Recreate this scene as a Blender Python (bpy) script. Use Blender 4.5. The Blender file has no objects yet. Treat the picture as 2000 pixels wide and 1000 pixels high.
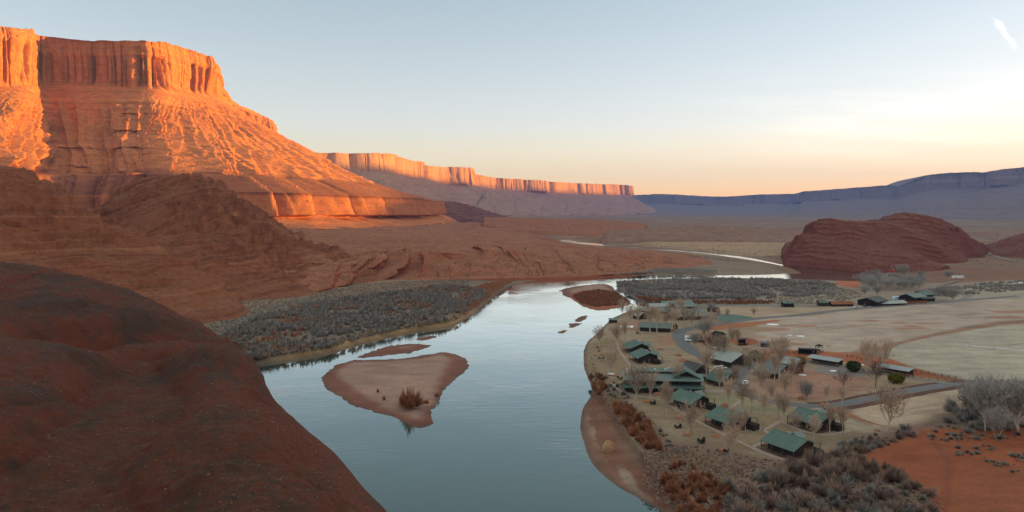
import bpy, math, random
import numpy as np
from mathutils import Vector, Matrix

SC = bpy.context.scene
COL = SC.collection
R = math.radians

# ------------------------------------------------------------------ camera
CAMZ = 85.0                     # drone height above the river (m)
S = CAMZ / 55.0                 # depth scale of the survey numbers below
F = 2000 * 24 / 36.0            # focal length in photo pixels
PITCH = math.atan(88 / F)
cam_data = bpy.data.cameras.new("camera")
cam_data.lens = 24; cam_data.sensor_width = 36
cam_data.clip_start = 1.0; cam_data.clip_end = 90000
cam = bpy.data.objects.new("camera", cam_data)
COL.objects.link(cam)
cam.location = (0, 0, CAMZ)
cam.rotation_euler = (R(90) - PITCH, 0, 0)
SC.camera = cam

# ------------------------------------------------------------------ light
SUN_AZ, SUN_EL = 75.0, 3.5      # degrees clockwise from the view direction / above horizon
world = bpy.data.worlds.new("World"); SC.world = world
world.use_nodes = True
wn = world.node_tree.nodes; wl = world.node_tree.links
for n in list(wn): wn.remove(n)
w_out = wn.new("ShaderNodeOutputWorld")
w_bg = wn.new("ShaderNodeBackground")
w_sky = wn.new("ShaderNodeTexSky")
w_sky.sky_type = 'NISHITA'; w_sky.sun_disc = False
w_sky.sun_elevation = R(SUN_EL); w_sky.sun_rotation = R(SUN_AZ)
w_sky.altitude = 1200; w_sky.air_density = 1.0; w_sky.dust_density = 1.2; w_sky.ozone_density = 1.8
w_bg.inputs['Strength'].default_value = 0.15
w_tc = wn.new("ShaderNodeTexCoord"); w_sep = wn.new("ShaderNodeSeparateXYZ"); wl.new(w_tc.outputs['Generated'], w_sep.inputs[0])
def w_math(op, a, b=0.0, c=0.0):
    n = wn.new("ShaderNodeMath"); n.operation = op
    for i, v in enumerate((a, b, c)):
        if isinstance(v, bpy.types.NodeSocket): wl.new(v, n.inputs[i])
        else: n.inputs[i].default_value = v
    return n.outputs[0]
def w_mix(f, a, b, mode='MIX'):
    n = wn.new("ShaderNodeMix"); n.data_type = 'RGBA'; n.blend_type = mode
    for k, v in (('Factor', f), ('A', a), ('B', b)):
        if isinstance(v, bpy.types.NodeSocket): wl.new(v, n.inputs[k])
        else: n.inputs[k].default_value = (*v, 1) if isinstance(v, tuple) else v
    return n.outputs['Result']
# sky tint by height: low sky dimmed, overhead brightened as added fill for the ground
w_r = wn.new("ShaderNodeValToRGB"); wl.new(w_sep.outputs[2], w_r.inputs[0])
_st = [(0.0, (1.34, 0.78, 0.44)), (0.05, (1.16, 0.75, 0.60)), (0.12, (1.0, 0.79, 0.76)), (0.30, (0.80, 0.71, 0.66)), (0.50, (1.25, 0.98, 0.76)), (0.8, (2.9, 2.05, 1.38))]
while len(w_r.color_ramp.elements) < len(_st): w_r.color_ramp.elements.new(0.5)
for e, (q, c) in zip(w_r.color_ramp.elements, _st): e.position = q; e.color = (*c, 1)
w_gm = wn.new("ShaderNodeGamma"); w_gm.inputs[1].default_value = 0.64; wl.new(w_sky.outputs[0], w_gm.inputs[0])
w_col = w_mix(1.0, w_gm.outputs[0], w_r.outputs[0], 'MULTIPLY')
# cirrus wisps
w_y = w_math('MAXIMUM', w_sep.outputs[1], 0.05)
w_u = w_math('DIVIDE', w_sep.outputs[0], w_y); w_v = w_math('DIVIDE', w_sep.outputs[2], w_y)
def w_noise(u, v, sc, det, su, sv):
    cb = wn.new("ShaderNodeCombineXYZ"); wl.new(w_math('MULTIPLY', u, su), cb.inputs[0]); wl.new(w_math('MULTIPLY', v, sv), cb.inputs[1])
    n = wn.new("ShaderNodeTexNoise"); n.inputs['Scale'].default_value = sc; n.inputs['Detail'].default_value = det; n.inputs['Roughness'].default_value = 0.6; wl.new(cb.outputs[0], n.inputs['Vector']); return n.outputs['Fac']
def w_step(x, a, b):
    n = wn.new("ShaderNodeMapRange"); n.interpolation_type = 'SMOOTHSTEP'; n.clamp = True; wl.new(x, n.inputs[0]); n.inputs[1].default_value = a; n.inputs[2].default_value = b; return n.outputs[0]
_cn = w_noise(w_u, w_v, 3.0, 6, 1.0, 9.0)
_cir = w_math('MULTIPLY', w_math('MULTIPLY', w_step(_cn, 0.42, 0.85), w_step(w_u, 0.1, 0.7)), w_math('MULTIPLY', w_step(w_v, 0.05, 0.09), w_step(w_v, 0.22, 0.14)))
w_col = w_mix(w_math('MULTIPLY', _cir, 0.22), w_col, (4.6, 3.9, 3.4))
# one short bright streak high on the right
_t = w_math('ADD', w_math('MULTIPLY', w_math('SUBTRACT', w_u, 0.708), 0.60), w_math('MULTIPLY', w_math('SUBTRACT', w_v, 0.2548), -0.80))
_s = w_math('ADD', w_math('MULTIPLY', w_math('SUBTRACT', w_u, 0.708), 0.80), w_math('MULTIPLY', w_math('SUBTRACT', w_v, 0.2548), 0.60))
_wn = w_noise(w_u, w_v, 40.0, 4, 1.0, 1.0)
_s = w_math('ABSOLUTE', w_math('ADD', _s, w_math('MULTIPLY', w_math('SUBTRACT', _wn, 0.5), 0.022)))
_str = w_math('MULTIPLY', w_step(_s, 0.0065, -0.002), w_step(w_math('ABSOLUTE', _t), 0.034, 0.004))
w_col = w_mix(w_math('MULTIPLY', _str, 0.26), w_col, (4.8, 4.7, 4.7))
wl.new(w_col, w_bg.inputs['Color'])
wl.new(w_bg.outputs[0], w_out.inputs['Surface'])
sun_data = bpy.data.lights.new("sun", 'SUN')
sun_data.energy = 4.8; sun_data.angle = R(0.5); sun_data.color = (1.0, 0.55, 0.07)
sun = bpy.data.objects.new("sun", sun_data); COL.objects.link(sun)
_sd = Vector((math.sin(R(SUN_AZ)) * math.cos(R(SUN_EL)), math.cos(R(SUN_AZ)) * math.cos(R(SUN_EL)), math.sin(R(SUN_EL))))
sun.rotation_euler = _sd.to_track_quat('Z', 'Y').to_euler()
SC.view_settings.view_transform = 'Standard'
SC.view_settings.look = 'None'
SC.view_settings.gamma = 1.0
SC.view_settings.exposure = 2.4
SC.cycles.use_denoising = True
SC.cycles.max_bounces = 5
SC.cycles.volume_bounces = 0
SC.cycles.transparent_max_bounces = 4

# ------------------------------------------------------------------ survey: photo pixel + depth -> place
CP, SP = math.cos(PITCH), math.sin(PITCH)
def ray(px, py):
    xc = (px - 1000.0) / F; yc = (500.0 - py) / F
    return xc, CP + yc * SP, -SP + yc * CP
def W(px, py, D):
    """place seen at photo pixel (px,py) at D survey units straight ahead"""
    x, y, z = ray(px, py); t = D * S / y
    return (x * t, D * S, CAMZ + z * t)
def G(px, py, z=3.0):
    """place on level ground z seen at photo pixel"""
    x, y, zz = ray(px, py); t = (z - CAMZ) / zz
    return (x * t, y * t, z)
def G2(px, py, z=3.0):
    return G(px, py, z)[:2]

# ------------------------------------------------------------------ noise
def _hash(ix, iy, iz, seed):
    h = (ix.astype(np.int64) * 374761393 + iy.astype(np.int64) * 668265263 + iz.astype(np.int64) * 2147483647 + seed * 974634133) & 0xFFFFFFFF
    h = ((h ^ (h >> 13)) * 1274126177) & 0xFFFFFFFF
    h = ((h ^ (h >> 16)) * 2246822519) & 0xFFFFFFFF
    return ((h ^ (h >> 15)) & 0xFFFFFF) / float(0xFFFFFF)
def noise2(x, y, seed=0):
    ix, iy = np.floor(x), np.floor(y); fx, fy = x - ix, y - iy
    u = fx * fx * fx * (fx * (fx * 6 - 15) + 10); v = fy * fy * fy * (fy * (fy * 6 - 15) + 10)
    z = np.zeros_like(ix)
    a = _hash(ix, iy, z, seed); b = _hash(ix + 1, iy, z, seed); c = _hash(ix, iy + 1, z, seed); d = _hash(ix + 1, iy + 1, z, seed)
    return (a + (b - a) * u + (c - a) * v + (a - b - c + d) * u * v) * 2 - 1
def noise3(x, y, z, seed=0):
    ix, iy, iz = np.floor(x), np.floor(y), np.floor(z); fx, fy, fz = x - ix, y - iy, z - iz
    u = fx * fx * (3 - 2 * fx); v = fy * fy * (3 - 2 * fy); w = fz * fz * (3 - 2 * fz)
    def L(k):
        a = _hash(ix, iy, iz + k, seed); b = _hash(ix + 1, iy, iz + k, seed); c = _hash(ix, iy + 1, iz + k, seed); d = _hash(ix + 1, iy + 1, iz + k, seed)
        return a + (b - a) * u + (c - a) * v + (a - b - c + d) * u * v
    p = L(0); q = L(1)
    return (p + (q - p) * w) * 2 - 1
def fbm2(x, y, oct=4, seed=0, gain=0.5):
    r = 0; a = 1.0; n = 0
    for i in range(oct):
        r = r + a * noise2(x, y, seed + i); n += a; a *= gain; x = x * 2.03 + 11.3; y = y * 2.03 - 7.7
    return r / n
def fbm3(x, y, z, oct=4, seed=0, gain=0.5):
    r = 0; a = 1.0; n = 0
    for i in range(oct):
        r = r + a * noise3(x, y, z, seed + i); n += a; a *= gain; x = x * 2.03 + 11.3; y = y * 2.03 - 7.7; z = z * 2.03 + 3.1
    return r / n
def ridged(x, y, oct=3, seed=0):
    r = 0; a = 1.0; n = 0
    for i in range(oct):
        r = r + a * (1 - 2 * np.abs(noise2(x, y, seed + i))); n += a; a *= 0.5; x = x * 2.1 + 5.2; y = y * 2.1 + 1.9
    return r / n
def sst(a, b, x):
    t = np.clip((x - a) / (b - a), 0, 1); return t * t * (3 - 2 * t)

# ------------------------------------------------------------------ plan polygons
def inside(P, x, y):
    P = np.asarray(P); n = len(P); c = np.zeros(x.shape, bool)
    for i in range(n):
        x1, y1 = P[i]; x2, y2 = P[(i + 1) % n]
        if y1 == y2: continue
        m = (y1 > y) != (y2 > y)
        c ^= m & (x < (x2 - x1) * (y - y1) / (y2 - y1) + x1)
    return c
def dist_line(P, x, y, closed=True):
    P = np.asarray(P); n = len(P); d = np.full(x.shape, 1e18)
    for i in range(n if closed else n - 1):
        x1, y1 = P[i]; x2, y2 = P[(i + 1) % n]
        dx, dy = x2 - x1, y2 - y1; L = dx * dx + dy * dy
        if L < 1e-9: continue
        t = np.clip(((x - x1) * dx + (y - y1) * dy) / L, 0, 1)
        d = np.minimum(d, (x - x1 - t * dx) ** 2 + (y - y1 - t * dy) ** 2)
    return np.sqrt(d)
def sdf(P, x, y, pad):
    """signed distance (positive inside), clipped to +-pad away from the polygon's box"""
    P = np.asarray(P); out = np.full(x.shape, -pad, float)
    m = (x > P[:, 0].min() - pad) & (x < P[:, 0].max() + pad) & (y > P[:, 1].min() - pad) & (y < P[:, 1].max() + pad)
    if m.any():
        xx, yy = x[m], y[m]; d = dist_line(P, xx, yy)
        out[m] = np.where(inside(P, xx, yy), d, -d)
    return np.maximum(out, -pad)
def catmull(P, n, closed=False):
    P = np.asarray(P, float); N = len(P)
    t = np.linspace(0, N if closed else N - 1, n, endpoint=not closed); i = np.minimum(t.astype(int), N - 1 if closed else N - 2); f = (t - i)[:, None]
    g = (lambda k: P[k % N]) if closed else (lambda k: P[np.clip(k, 0, N - 1)])
    p0, p1, p2, p3 = g(i - 1), g(i), g(i + 1), g(i + 2)
    return 0.5 * (2 * p1 + (p2 - p0) * f + (2 * p0 - 5 * p1 + 4 * p2 - p3) * f ** 2 + (3 * p1 - p0 - 3 * p2 + p3) * f ** 3)
def smooth_poly(P, k=4):
    return catmull(P, len(P) * k, True)

# ------------------------------------------------------------------ object helpers
def link(o, parent=None):
    COL.objects.link(o)
    if parent is not None: o.parent = parent
    return o
def tag(o, label=None, cat=None, group=None, kind=None):
    if label: o['label'] = label
    if cat: o['category'] = cat
    if group: o['group'] = group
    if kind: o['kind'] = kind
    return o
def empty(name, loc=(0, 0, 0), rz=0.0, label=None, cat=None, group=None):
    o = bpy.data.objects.new(name, None); link(o)
    o.location = loc; o.rotation_euler = (0, 0, rz); o.empty_display_size = 0.5
    return tag(o, label, cat, group)
def copy_tree(o, parent=None):
    c = o.copy(); COL.objects.link(c); c.parent = parent
    for ch in list(o.children): copy_tree(ch, c)
    return c
def mesh_np(name, V, Fq, mat, parent=None, smooth=True, attrs=None):
    """mesh object from numpy vertices and (n,3|4) faces"""
    V = np.asarray(V, np.float32); Fq = np.asarray(Fq, np.int32); k = Fq.shape[1]
    me = bpy.data.meshes.new(name)
    me.vertices.add(len(V)); me.vertices.foreach_set('co', V.ravel())
    me.loops.add(Fq.size); me.loops.foreach_set('vertex_index', Fq.ravel())
    me.polygons.add(len(Fq)); me.polygons.foreach_set('loop_start', np.arange(len(Fq), dtype=np.int32) * k)
    if smooth: me.polygons.foreach_set('use_smooth', np.ones(len(Fq), bool))
    else: me.polygons.foreach_set('use_smooth', np.zeros(len(Fq), bool))
    me.update(calc_edges=True)
    for an, (typ, dat) in (attrs or {}).items():
        at = me.attributes.new(an, typ, 'POINT')
        at.data.foreach_set('color' if typ == 'FLOAT_COLOR' else 'value', np.asarray(dat, np.float32).ravel())
    if mat: me.materials.append(mat)
    return link(bpy.data.objects.new(name, me), parent)
def grid_faces(nr, nc):
    i = np.arange(nr - 1)[:, None] * nc + np.arange(nc - 1)[None, :]
    return np.stack([i, i + 1, i + nc + 1, i + nc], -1).reshape(-1, 4)
# ------------------------------------------------------------------ materials
class NT:
    def __init__(s, name):
        s.m = bpy.data.materials.new(name); s.m.use_nodes = True
        s.n = s.m.node_tree.nodes; s.l = s.m.node_tree.links
        for x in list(s.n): s.n.remove(x)
        s.out = s.n.new('ShaderNodeOutputMaterial'); s.b = s.n.new('ShaderNodeBsdfPrincipled')
        s.l.new(s.b.outputs[0], s.out.inputs['Surface']); s.b.inputs['Roughness'].default_value = 0.9
        s.b.inputs['Specular IOR Level'].default_value = 0.15
    def put(s, sock, v):
        if isinstance(v, bpy.types.NodeSocket): s.l.new(v, sock)
        elif isinstance(v, (tuple, list)) and len(v) == 3 and sock.type == 'RGBA': sock.default_value = (*v, 1)
        else: sock.default_value = v
    def pos(s):
        return s.n.new('ShaderNodeNewGeometry').outputs['Position']
    def obj(s):
        return s.n.new('ShaderNodeTexCoord').outputs['Object']
    def scale(s, v, sx, sy, sz, rot=(0, 0, 0)):
        m = s.n.new('ShaderNodeMapping'); s.l.new(v, m.inputs[0]); m.inputs['Scale'].default_value = (sx, sy, sz); m.inputs['Rotation'].default_value = rot
        return m.outputs[0]
    def noise(s, v, sc=1.0, det=4, rough=0.55, dist=0.0):
        n = s.n.new('ShaderNodeTexNoise'); s.l.new(v, n.inputs['Vector']); n.inputs['Scale'].default_value = sc
        n.inputs['Detail'].default_value = det; n.inputs['Roughness'].default_value = rough; n.inputs['Distortion'].default_value = dist
        return n.outputs['Fac']
    def voro(s, v, sc=1.0, feat='F1'):
        n = s.n.new('ShaderNodeTexVoronoi'); n.feature = feat; s.l.new(v, n.inputs['Vector']); n.inputs['Scale'].default_value = sc
        return n.outputs['Distance']
    def ramp(s, fac, stops):
        n = s.n.new('ShaderNodeValToRGB'); s.l.new(fac, n.inputs[0]); e = n.color_ramp.elements
        while len(e) < len(stops): e.new(0.5)
        for q, (p, c) in zip(e, stops):
            q.position = p; q.color = (*c, 1) if isinstance(c, (tuple, list)) else (c, c, c, 1)
        return n.outputs[0]
    def math(s, op, a, b=0.0, c=0.0):
        n = s.n.new('ShaderNodeMath'); n.operation = op
        for i, v in enumerate((a, b, c)): s.put(n.inputs[i], v)
        return n.outputs[0]
    def mix(s, fac, a, b, mode='MIX'):
        n = s.n.new('ShaderNodeMix'); n.data_type = 'RGBA'; n.blend_type = mode
        s.put(n.inputs['Factor'], fac); s.put(n.inputs['A'], a); s.put(n.inputs['B'], b)
        return n.outputs['Result']
    def sep(s, v):
        n = s.n.new('ShaderNodeSeparateXYZ'); s.l.new(v, n.inputs[0]); return n.outputs
    def comb(s, x, y, z):
        n = s.n.new('ShaderNodeCombineXYZ')
        for i, v in enumerate((x, y, z)): s.put(n.inputs[i], v)
        return n.outputs[0]
    def normal_z(s):
        g = s.n.new('ShaderNodeNewGeometry'); return s.sep(g.outputs['True Normal'])[2]
    def attr(s, name):
        n = s.n.new('ShaderNodeAttribute'); n.attribute_name = name; return n.outputs
    def bump(s, h, strength=0.5, dist=1.0):
        n = s.n.new('ShaderNodeBump'); n.inputs['Strength'].default_value = strength; n.inputs['Distance'].default_value = dist
        s.l.new(h, n.inputs['Height']); s.l.new(n.outputs[0], s.b.inputs['Normal'])
    def col(s, c): s.put(s.b.inputs['Base Color'], c)

def plain(name, c, rough=0.8, var=0.15, sc=1.0, spec=0.2, metal=0.0):
    """painted / wooden / fabric surface with a little unevenness"""
    t = NT(name); p = t.obj(); n = t.noise(p, sc, 4)
    t.col(t.mix(n, tuple(x * (1 - var) for x in c), tuple(min(1, x * (1 + var)) for x in c)))
    t.b.inputs['Roughness'].default_value = rough; t.b.inputs['Specular IOR Level'].default_value = spec; t.b.inputs['Metallic'].default_value = metal
    return t.m

def rock_mat(name, lo, mid, hi, soil, strata=0.02, streak=0.03, strata_amt=1.0, dip=(0, 0), speck=None, patch=None, zband=None, big=0.004, bump=1.0, bscale=0.15, flat=(0.55, 0.85)):
    """layered desert rock: colour beds by height, streaks down steep faces, soil where it is flatter"""
    t = NT(name); p = t.pos()
    warp = t.noise(p, big, 4)
    x, y, z = t.sep(p)
    zz = t.math('ADD', z, t.math('MULTIPLY', warp, 18.0 * min(1, 0.004 / big * 1.0)))
    if dip[0]: zz = t.math('MULTIPLY_ADD', x, dip[0], zz)
    if dip[1]: zz = t.math('MULTIPLY_ADD', y, dip[1], zz)
    beds = t.noise(t.comb(0.0, 0.0, t.math('MULTIPLY', zz, strata)), 1.0, 6, 0.7)
    c = t.ramp(beds, [(0.36, lo), (0.46, mid), (0.54, mid), (0.64, hi)])
    c = t.mix(1 - strata_amt, c, mid)
    fb = t.noise(t.comb(0.0, 0.0, t.math('MULTIPLY', zz, strata * 3.7)), 1.0, 5, 0.75)
    c = t.mix(0.75 * strata_amt, c, t.ramp(fb, [(0.32, 0.55), (0.5, 1.0), (0.66, 1.3)]), 'MULTIPLY')
    st = t.noise(t.scale(p, streak, streak, streak * 0.06), 1.0, 5, 0.6)
    steep = t.ramp(t.normal_z(), [(0.25, 1.0), (0.6, 0.0)])
    sc = t.ramp(st, [(0.3, lo), (0.5, mid), (0.7, hi)])
    c = t.mix(t.math('MULTIPLY', steep, 0.6), c, sc)
    fl = t.ramp(t.normal_z(), [(flat[0], 0.0), (flat[1], 1.0)])
    sn = t.noise(p, bscale * 0.25, 6, 0.65)
    so = t.mix(t.ramp(sn, [(0.35, 0.0), (0.65, 1.0)]), tuple(v * 0.72 for v in soil), tuple(v * 1.2 for v in soil))
    c = t.mix(t.math('MULTIPLY', fl, 0.85), c, so)
    fine = t.noise(p, bscale, 6, 0.7)
    c = t.mix(0.55, c, t.ramp(fine, [(0.25, 0.45), (0.5, 1.0), (0.8, 1.35)]), 'MULTIPLY')
    if speck:
        sp = t.ramp(t.voro(p, speck[0]), [(0.10, 1.0), (0.22, 0.0)])
        pat = t.ramp(t.noise(p, speck[0] * 0.12, 3), [(0.42, 0.0), (0.58, 1.0)])
        c = t.mix(t.math('MULTIPLY', t.math('MULTIPLY', sp, pat), speck[2]), c, speck[1])
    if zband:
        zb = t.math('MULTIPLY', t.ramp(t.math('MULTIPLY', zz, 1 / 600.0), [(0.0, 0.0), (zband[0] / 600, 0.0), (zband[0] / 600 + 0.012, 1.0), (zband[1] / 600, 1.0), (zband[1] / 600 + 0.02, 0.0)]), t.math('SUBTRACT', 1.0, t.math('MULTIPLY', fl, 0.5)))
        c = t.mix(t.math('MULTIPLY', zb, 0.8), c, zband[2])  # dark maroon bed, its colour deepened to carry some of the slope's shade
    if patch:
        pn = t.math('ADD', t.noise(p, patch[0], 5, 0.6), t.math('MULTIPLY', t.math('SUBTRACT', t.noise(p, patch[0] * 14, 3), 0.5), 0.35))
        c = t.mix(t.math('MULTIPLY', t.ramp(pn, [(0.5, 0.0), (0.62, 1.0)]), patch[2]), c, patch[1])
    t.col(c)
    bb = t.math('ADD', t.math('MULTIPLY', fine, 1.0), t.math('MULTIPLY', beds, 1.2))
    t.bump(bb, 0.9, bump)
    return t.m

M = {}
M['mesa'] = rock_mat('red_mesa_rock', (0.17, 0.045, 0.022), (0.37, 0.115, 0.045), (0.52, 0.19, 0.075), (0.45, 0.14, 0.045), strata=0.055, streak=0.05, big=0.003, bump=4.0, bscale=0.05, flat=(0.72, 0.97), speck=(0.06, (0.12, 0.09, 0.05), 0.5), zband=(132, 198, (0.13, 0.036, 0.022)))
M['far_mesa'] = rock_mat('pale_mesa_rock', (0.22, 0.085, 0.05), (0.38, 0.16, 0.09), (0.50, 0.25, 0.15), (0.27, 0.15, 0.10), strata=0.03, streak=0.03, big=0.002, bump=6.0, bscale=0.02, flat=(0.7, 0.97))
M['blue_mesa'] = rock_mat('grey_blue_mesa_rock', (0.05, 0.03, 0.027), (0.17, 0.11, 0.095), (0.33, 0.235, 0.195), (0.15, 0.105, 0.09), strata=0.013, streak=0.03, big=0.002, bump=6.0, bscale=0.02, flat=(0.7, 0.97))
M['ridge'] = rock_mat('banded_ridge_rock', (0.075, 0.022, 0.011), (0.22, 0.075, 0.033), (0.36, 0.16, 0.08), (0.21, 0.078, 0.038), strata=0.16, streak=0.1, big=0.01, bump=3.0, bscale=0.25, flat=(0.84, 0.98), speck=(0.16, (0.07, 0.07, 0.04), 0.75))  # rock beds with colour contrast raised to stand in for ledge shading
M['slab'] = rock_mat('tilted_slab_rock', (0.075, 0.022, 0.012), (0.22, 0.076, 0.036), (0.35, 0.155, 0.08), (0.20, 0.075, 0.038), strata=0.14, streak=0.1, big=0.012, dip=(-0.42, 0.15), bump=3.0, bscale=0.22, flat=(0.84, 0.98), speck=(0.16, (0.07, 0.07, 0.04), 0.75))  # dark beds deepened in colour, partly replacing weak shade under the ledges
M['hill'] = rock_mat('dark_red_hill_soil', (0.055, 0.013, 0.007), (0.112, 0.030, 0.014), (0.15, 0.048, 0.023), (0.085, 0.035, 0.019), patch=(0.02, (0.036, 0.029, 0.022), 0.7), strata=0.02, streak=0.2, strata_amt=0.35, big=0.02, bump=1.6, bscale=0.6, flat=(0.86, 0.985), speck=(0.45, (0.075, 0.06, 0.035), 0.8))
M['bluff'] = rock_mat('red_bluff_soil', (0.11, 0.026, 0.013), (0.21, 0.056, 0.026), (0.29, 0.11, 0.06), (0.245, 0.098, 0.05), strata=0.08, streak=0.06, strata_amt=0.6, big=0.01, bump=0.8, bscale=0.25, flat=(0.78, 0.97), speck=(0.2, (0.09, 0.08, 0.05), 0.6))
M['butte'] = rock_mat('maroon_butte_rock', (0.065, 0.019, 0.014), (0.125, 0.039, 0.028), (0.175, 0.07, 0.05), (0.145, 0.055, 0.039), strata=0.14, streak=0.08, strata_amt=0.7, big=0.01, dip=(0.12, 0), bump=1.5, bscale=0.2, flat=(0.65, 0.95), speck=(0.2, (0.10, 0.09, 0.06), 0.5))
M['hill_stone'] = rock_mat('red_brown_stone', (0.12, 0.055, 0.035), (0.19, 0.09, 0.055), (0.26, 0.14, 0.09), (0.20, 0.10, 0.065), strata=0.5, streak=0.4, bscale=1.5, bump=0.1)
M['low_hill'] = rock_mat('grey_brown_hill_soil', (0.14, 0.06, 0.045), (0.20, 0.10, 0.07), (0.26, 0.16, 0.11), (0.20, 0.115, 0.08), strata=0.1, strata_amt=0.6, streak=0.05, big=0.01, bump=0.8, bscale=0.15, flat=(0.8, 0.98))
# ------------------------------------------------------------------ landforms
def loft(name, contours, segs, ns, disp=None, mat=None, skirt=None, kind='structure'):
    """surface through contour lines given as survey points (px,py,D) or places; segs[k] rows between contour k and k+1"""
    C = [np.array([W(*p) for p in c]) if not isinstance(c, np.ndarray) else c for c in contours]
    if skirt:
        a, b = C[-2], C[-1]; d = b - a; d[:, 2] = 0; d /= np.maximum(np.linalg.norm(d, axis=1, keepdims=True), 1e-6)
        e = b + d * skirt[0]; e[:, 2] = np.minimum(b[:, 2], 0) + skirt[1]; C.append(e); segs = list(segs) + [6]
    C = [catmull(c, ns) for c in C]
    ref = C[len(C) // 2]
    U1 = np.concatenate([[0], np.cumsum(np.linalg.norm(np.diff(ref[:, :2], axis=0), axis=1))])
    rows, V = [], []
    for k in range(len(C) - 1):
        n = segs[k]
        for j in range(n + (1 if k == len(C) - 2 else 0)):
            t = j / n; rows.append(C[k] * (1 - t) + C[k + 1] * t); V.append(k + t)
    P = np.array(rows); V = np.array(V)[:, None] * np.ones(ns)[None]; U = np.ones(len(rows))[:, None] * U1[None]
    if disp is not None:
        out = C[-1] - C[0]; out = out[:, :2] / np.maximum(np.linalg.norm(out[:, :2], axis=1, keepdims=True), 1e-6)
        tan = np.gradient(C[1][:, :2], axis=0); nr = np.stack([tan[:, 1], -tan[:, 0]], -1); nr /= np.maximum(np.linalg.norm(nr, axis=1, keepdims=True), 1e-6)
        nr *= np.sign((nr * out).sum(1, keepdims=True)); k = np.ones(9) / 9.0
        nr = np.stack([np.convolve(np.pad(nr[:, i], 4, 'edge'), k, 'valid') for i in (0, 1)], -1)
        dh, dz = disp(U, V, P)
        P = P.copy(); P[..., 0] += dh * nr[None, :, 0]; P[..., 1] += dh * nr[None, :, 1]; P[..., 2] += dz
    o = mesh_np(name, P.reshape(-1, 3), grid_faces(P.shape[0], P.shape[1]), mat)
    # all faces turned up/out
    return tag(o, kind=kind)

def rbf(pts):
    """smooth height field through survey points"""
    Q = np.array([W(*p) for p in pts]); n = len(Q); X = Q[:, :2] / 100.0
    d = np.linalg.norm(X[:, None] - X[None], axis=2)
    phi = lambda r: np.where(r > 1e-9, r * r * np.log(np.maximum(r, 1e-9)), 0)
    A = np.zeros((n + 3, n + 3)); A[:n, :n] = phi(d) + np.eye(n) * 0.02; A[:n, n] = 1; A[:n, n + 1:] = X; A[n, :n] = 1; A[n + 1:, :n] = X.T
    w = np.linalg.solve(A, np.concatenate([Q[:, 2], [0, 0, 0]]))
    def f(x, y):
        x = x / 100.0; y = y / 100.0; r = w[n] + w[n + 1] * x + w[n + 2] * y
        for i in range(n):
            r = r + w[i] * phi(np.hypot(x - X[i, 0], y - X[i, 1]))
        return r
    return f
def terrace(z, period, k=0.75, w=None):
    t = z / period; i = np.floor(t); f = t - i; g = sst(0.36, 0.64, f) * 0.82 + 0.18 * f
    r = period * (g - f) * k
    return z + (r if w is None else r * w)
def fan(px0, px1, D0, D1, nc, nr, power=1.0):
    """plan grid of a wedge seen from the viewpoint between two photo columns and two depths"""
    ta = np.linspace((px0 - 1000) / F, (px1 - 1000) / F, nc); D = (np.linspace(D0 ** (1 / power), D1 ** (1 / power), nr) ** power) * S
    return ta[None] * D[:, None] * (1 / CP) * 0.999, D[:, None] * np.ones(nc)[None]
def hill(name, pts, box, mat, shape, sink=None):
    x, y = fan(*box); z = rbf(pts)(x, y); z = shape(x, y, z)
    if name not in ('near_hill',): z = z - 4.5 * sst(10, 3, z)
    if sink: z = sink(x, y, z)
    r_ = np.linspace(0, 1, x.shape[0])[:, None]; c_ = np.linspace(0, 1, x.shape[1])[None]
    e = np.minimum(np.minimum(r_, 1 - r_) / 0.07, np.minimum(c_, 1 - c_) / 0.05); z = -5 + (z + 5) * sst(0, 1, e)
    return tag(mesh_np(name, np.stack([x, y, z], -1).reshape(-1, 3), grid_faces(*x.shape), mat), kind='structure')

# ---- the great lit mesa on the left
def lerp_c(a, b, wxy, wz):
    A = np.array([W(*p) for p in a]); B = np.array([W(*p) for p in b]); r = A + (B - A) * wxy; r[:, 2] = A[:, 2] + (B[:, 2] - A[:, 2]) * wz; return r
rim = [(-400, 20, 1280), (-150, 40, 1330), (0, 52, 1400), (58, 57, 1480), (80, 70, 1610), (190, 78, 1630), (298, 80, 1640), (345, 88, 1740), (405, 108, 1880), (420, 121, 2000), (455, 194, 2700), (505, 221, 3100), (535, 240, 3350), (532, 246, 4600)]
cap = [(-380, 45, 1270), (-140, 65, 1320), (5, 72, 1392), (62, 80, 1472), (82, 97, 1606), (190, 103, 1626), (300, 106, 1634), (348, 113, 1734), (408, 128, 1872), (424, 140, 1994), (457, 201, 2690), (507, 228, 3090), (537, 248, 3340), (536, 254, 4600)]
base = [(-370, 165, 1255), (-130, 168, 1305), (8, 168, 1380), (66, 166, 1462), (84, 166, 1598), (190, 169, 1618), (303, 174, 1626), (352, 181, 1726), (400, 183, 1868), (414, 186, 1992), (460, 216, 2680), (510, 243, 3080), (541, 268, 3330), (540, 272, 4600)]
mid = [(-430, 262, 1100), (-230, 262, 1120), (-20, 262, 1180), (40, 262, 1250), (105, 258, 1440), (190, 256, 1450), (278, 262, 1430), (352, 258, 1510), (452, 262, 1660), (572, 284, 1950), (600, 300, 2500), (612, 310, 2900), (622, 318, 3300), (640, 322, 4400)]
low = [(-460, 352, 930), (-300, 350, 950), (-60, 345, 980), (20, 341, 1030), (120, 336, 1230), (200, 340, 1260), (290, 336, 1175), (400, 339, 1195), (535, 347, 1310), (700, 356, 1765), (740, 375, 2150), (760, 385, 2500), (780, 392, 2900), (800, 397, 4000)]
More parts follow.
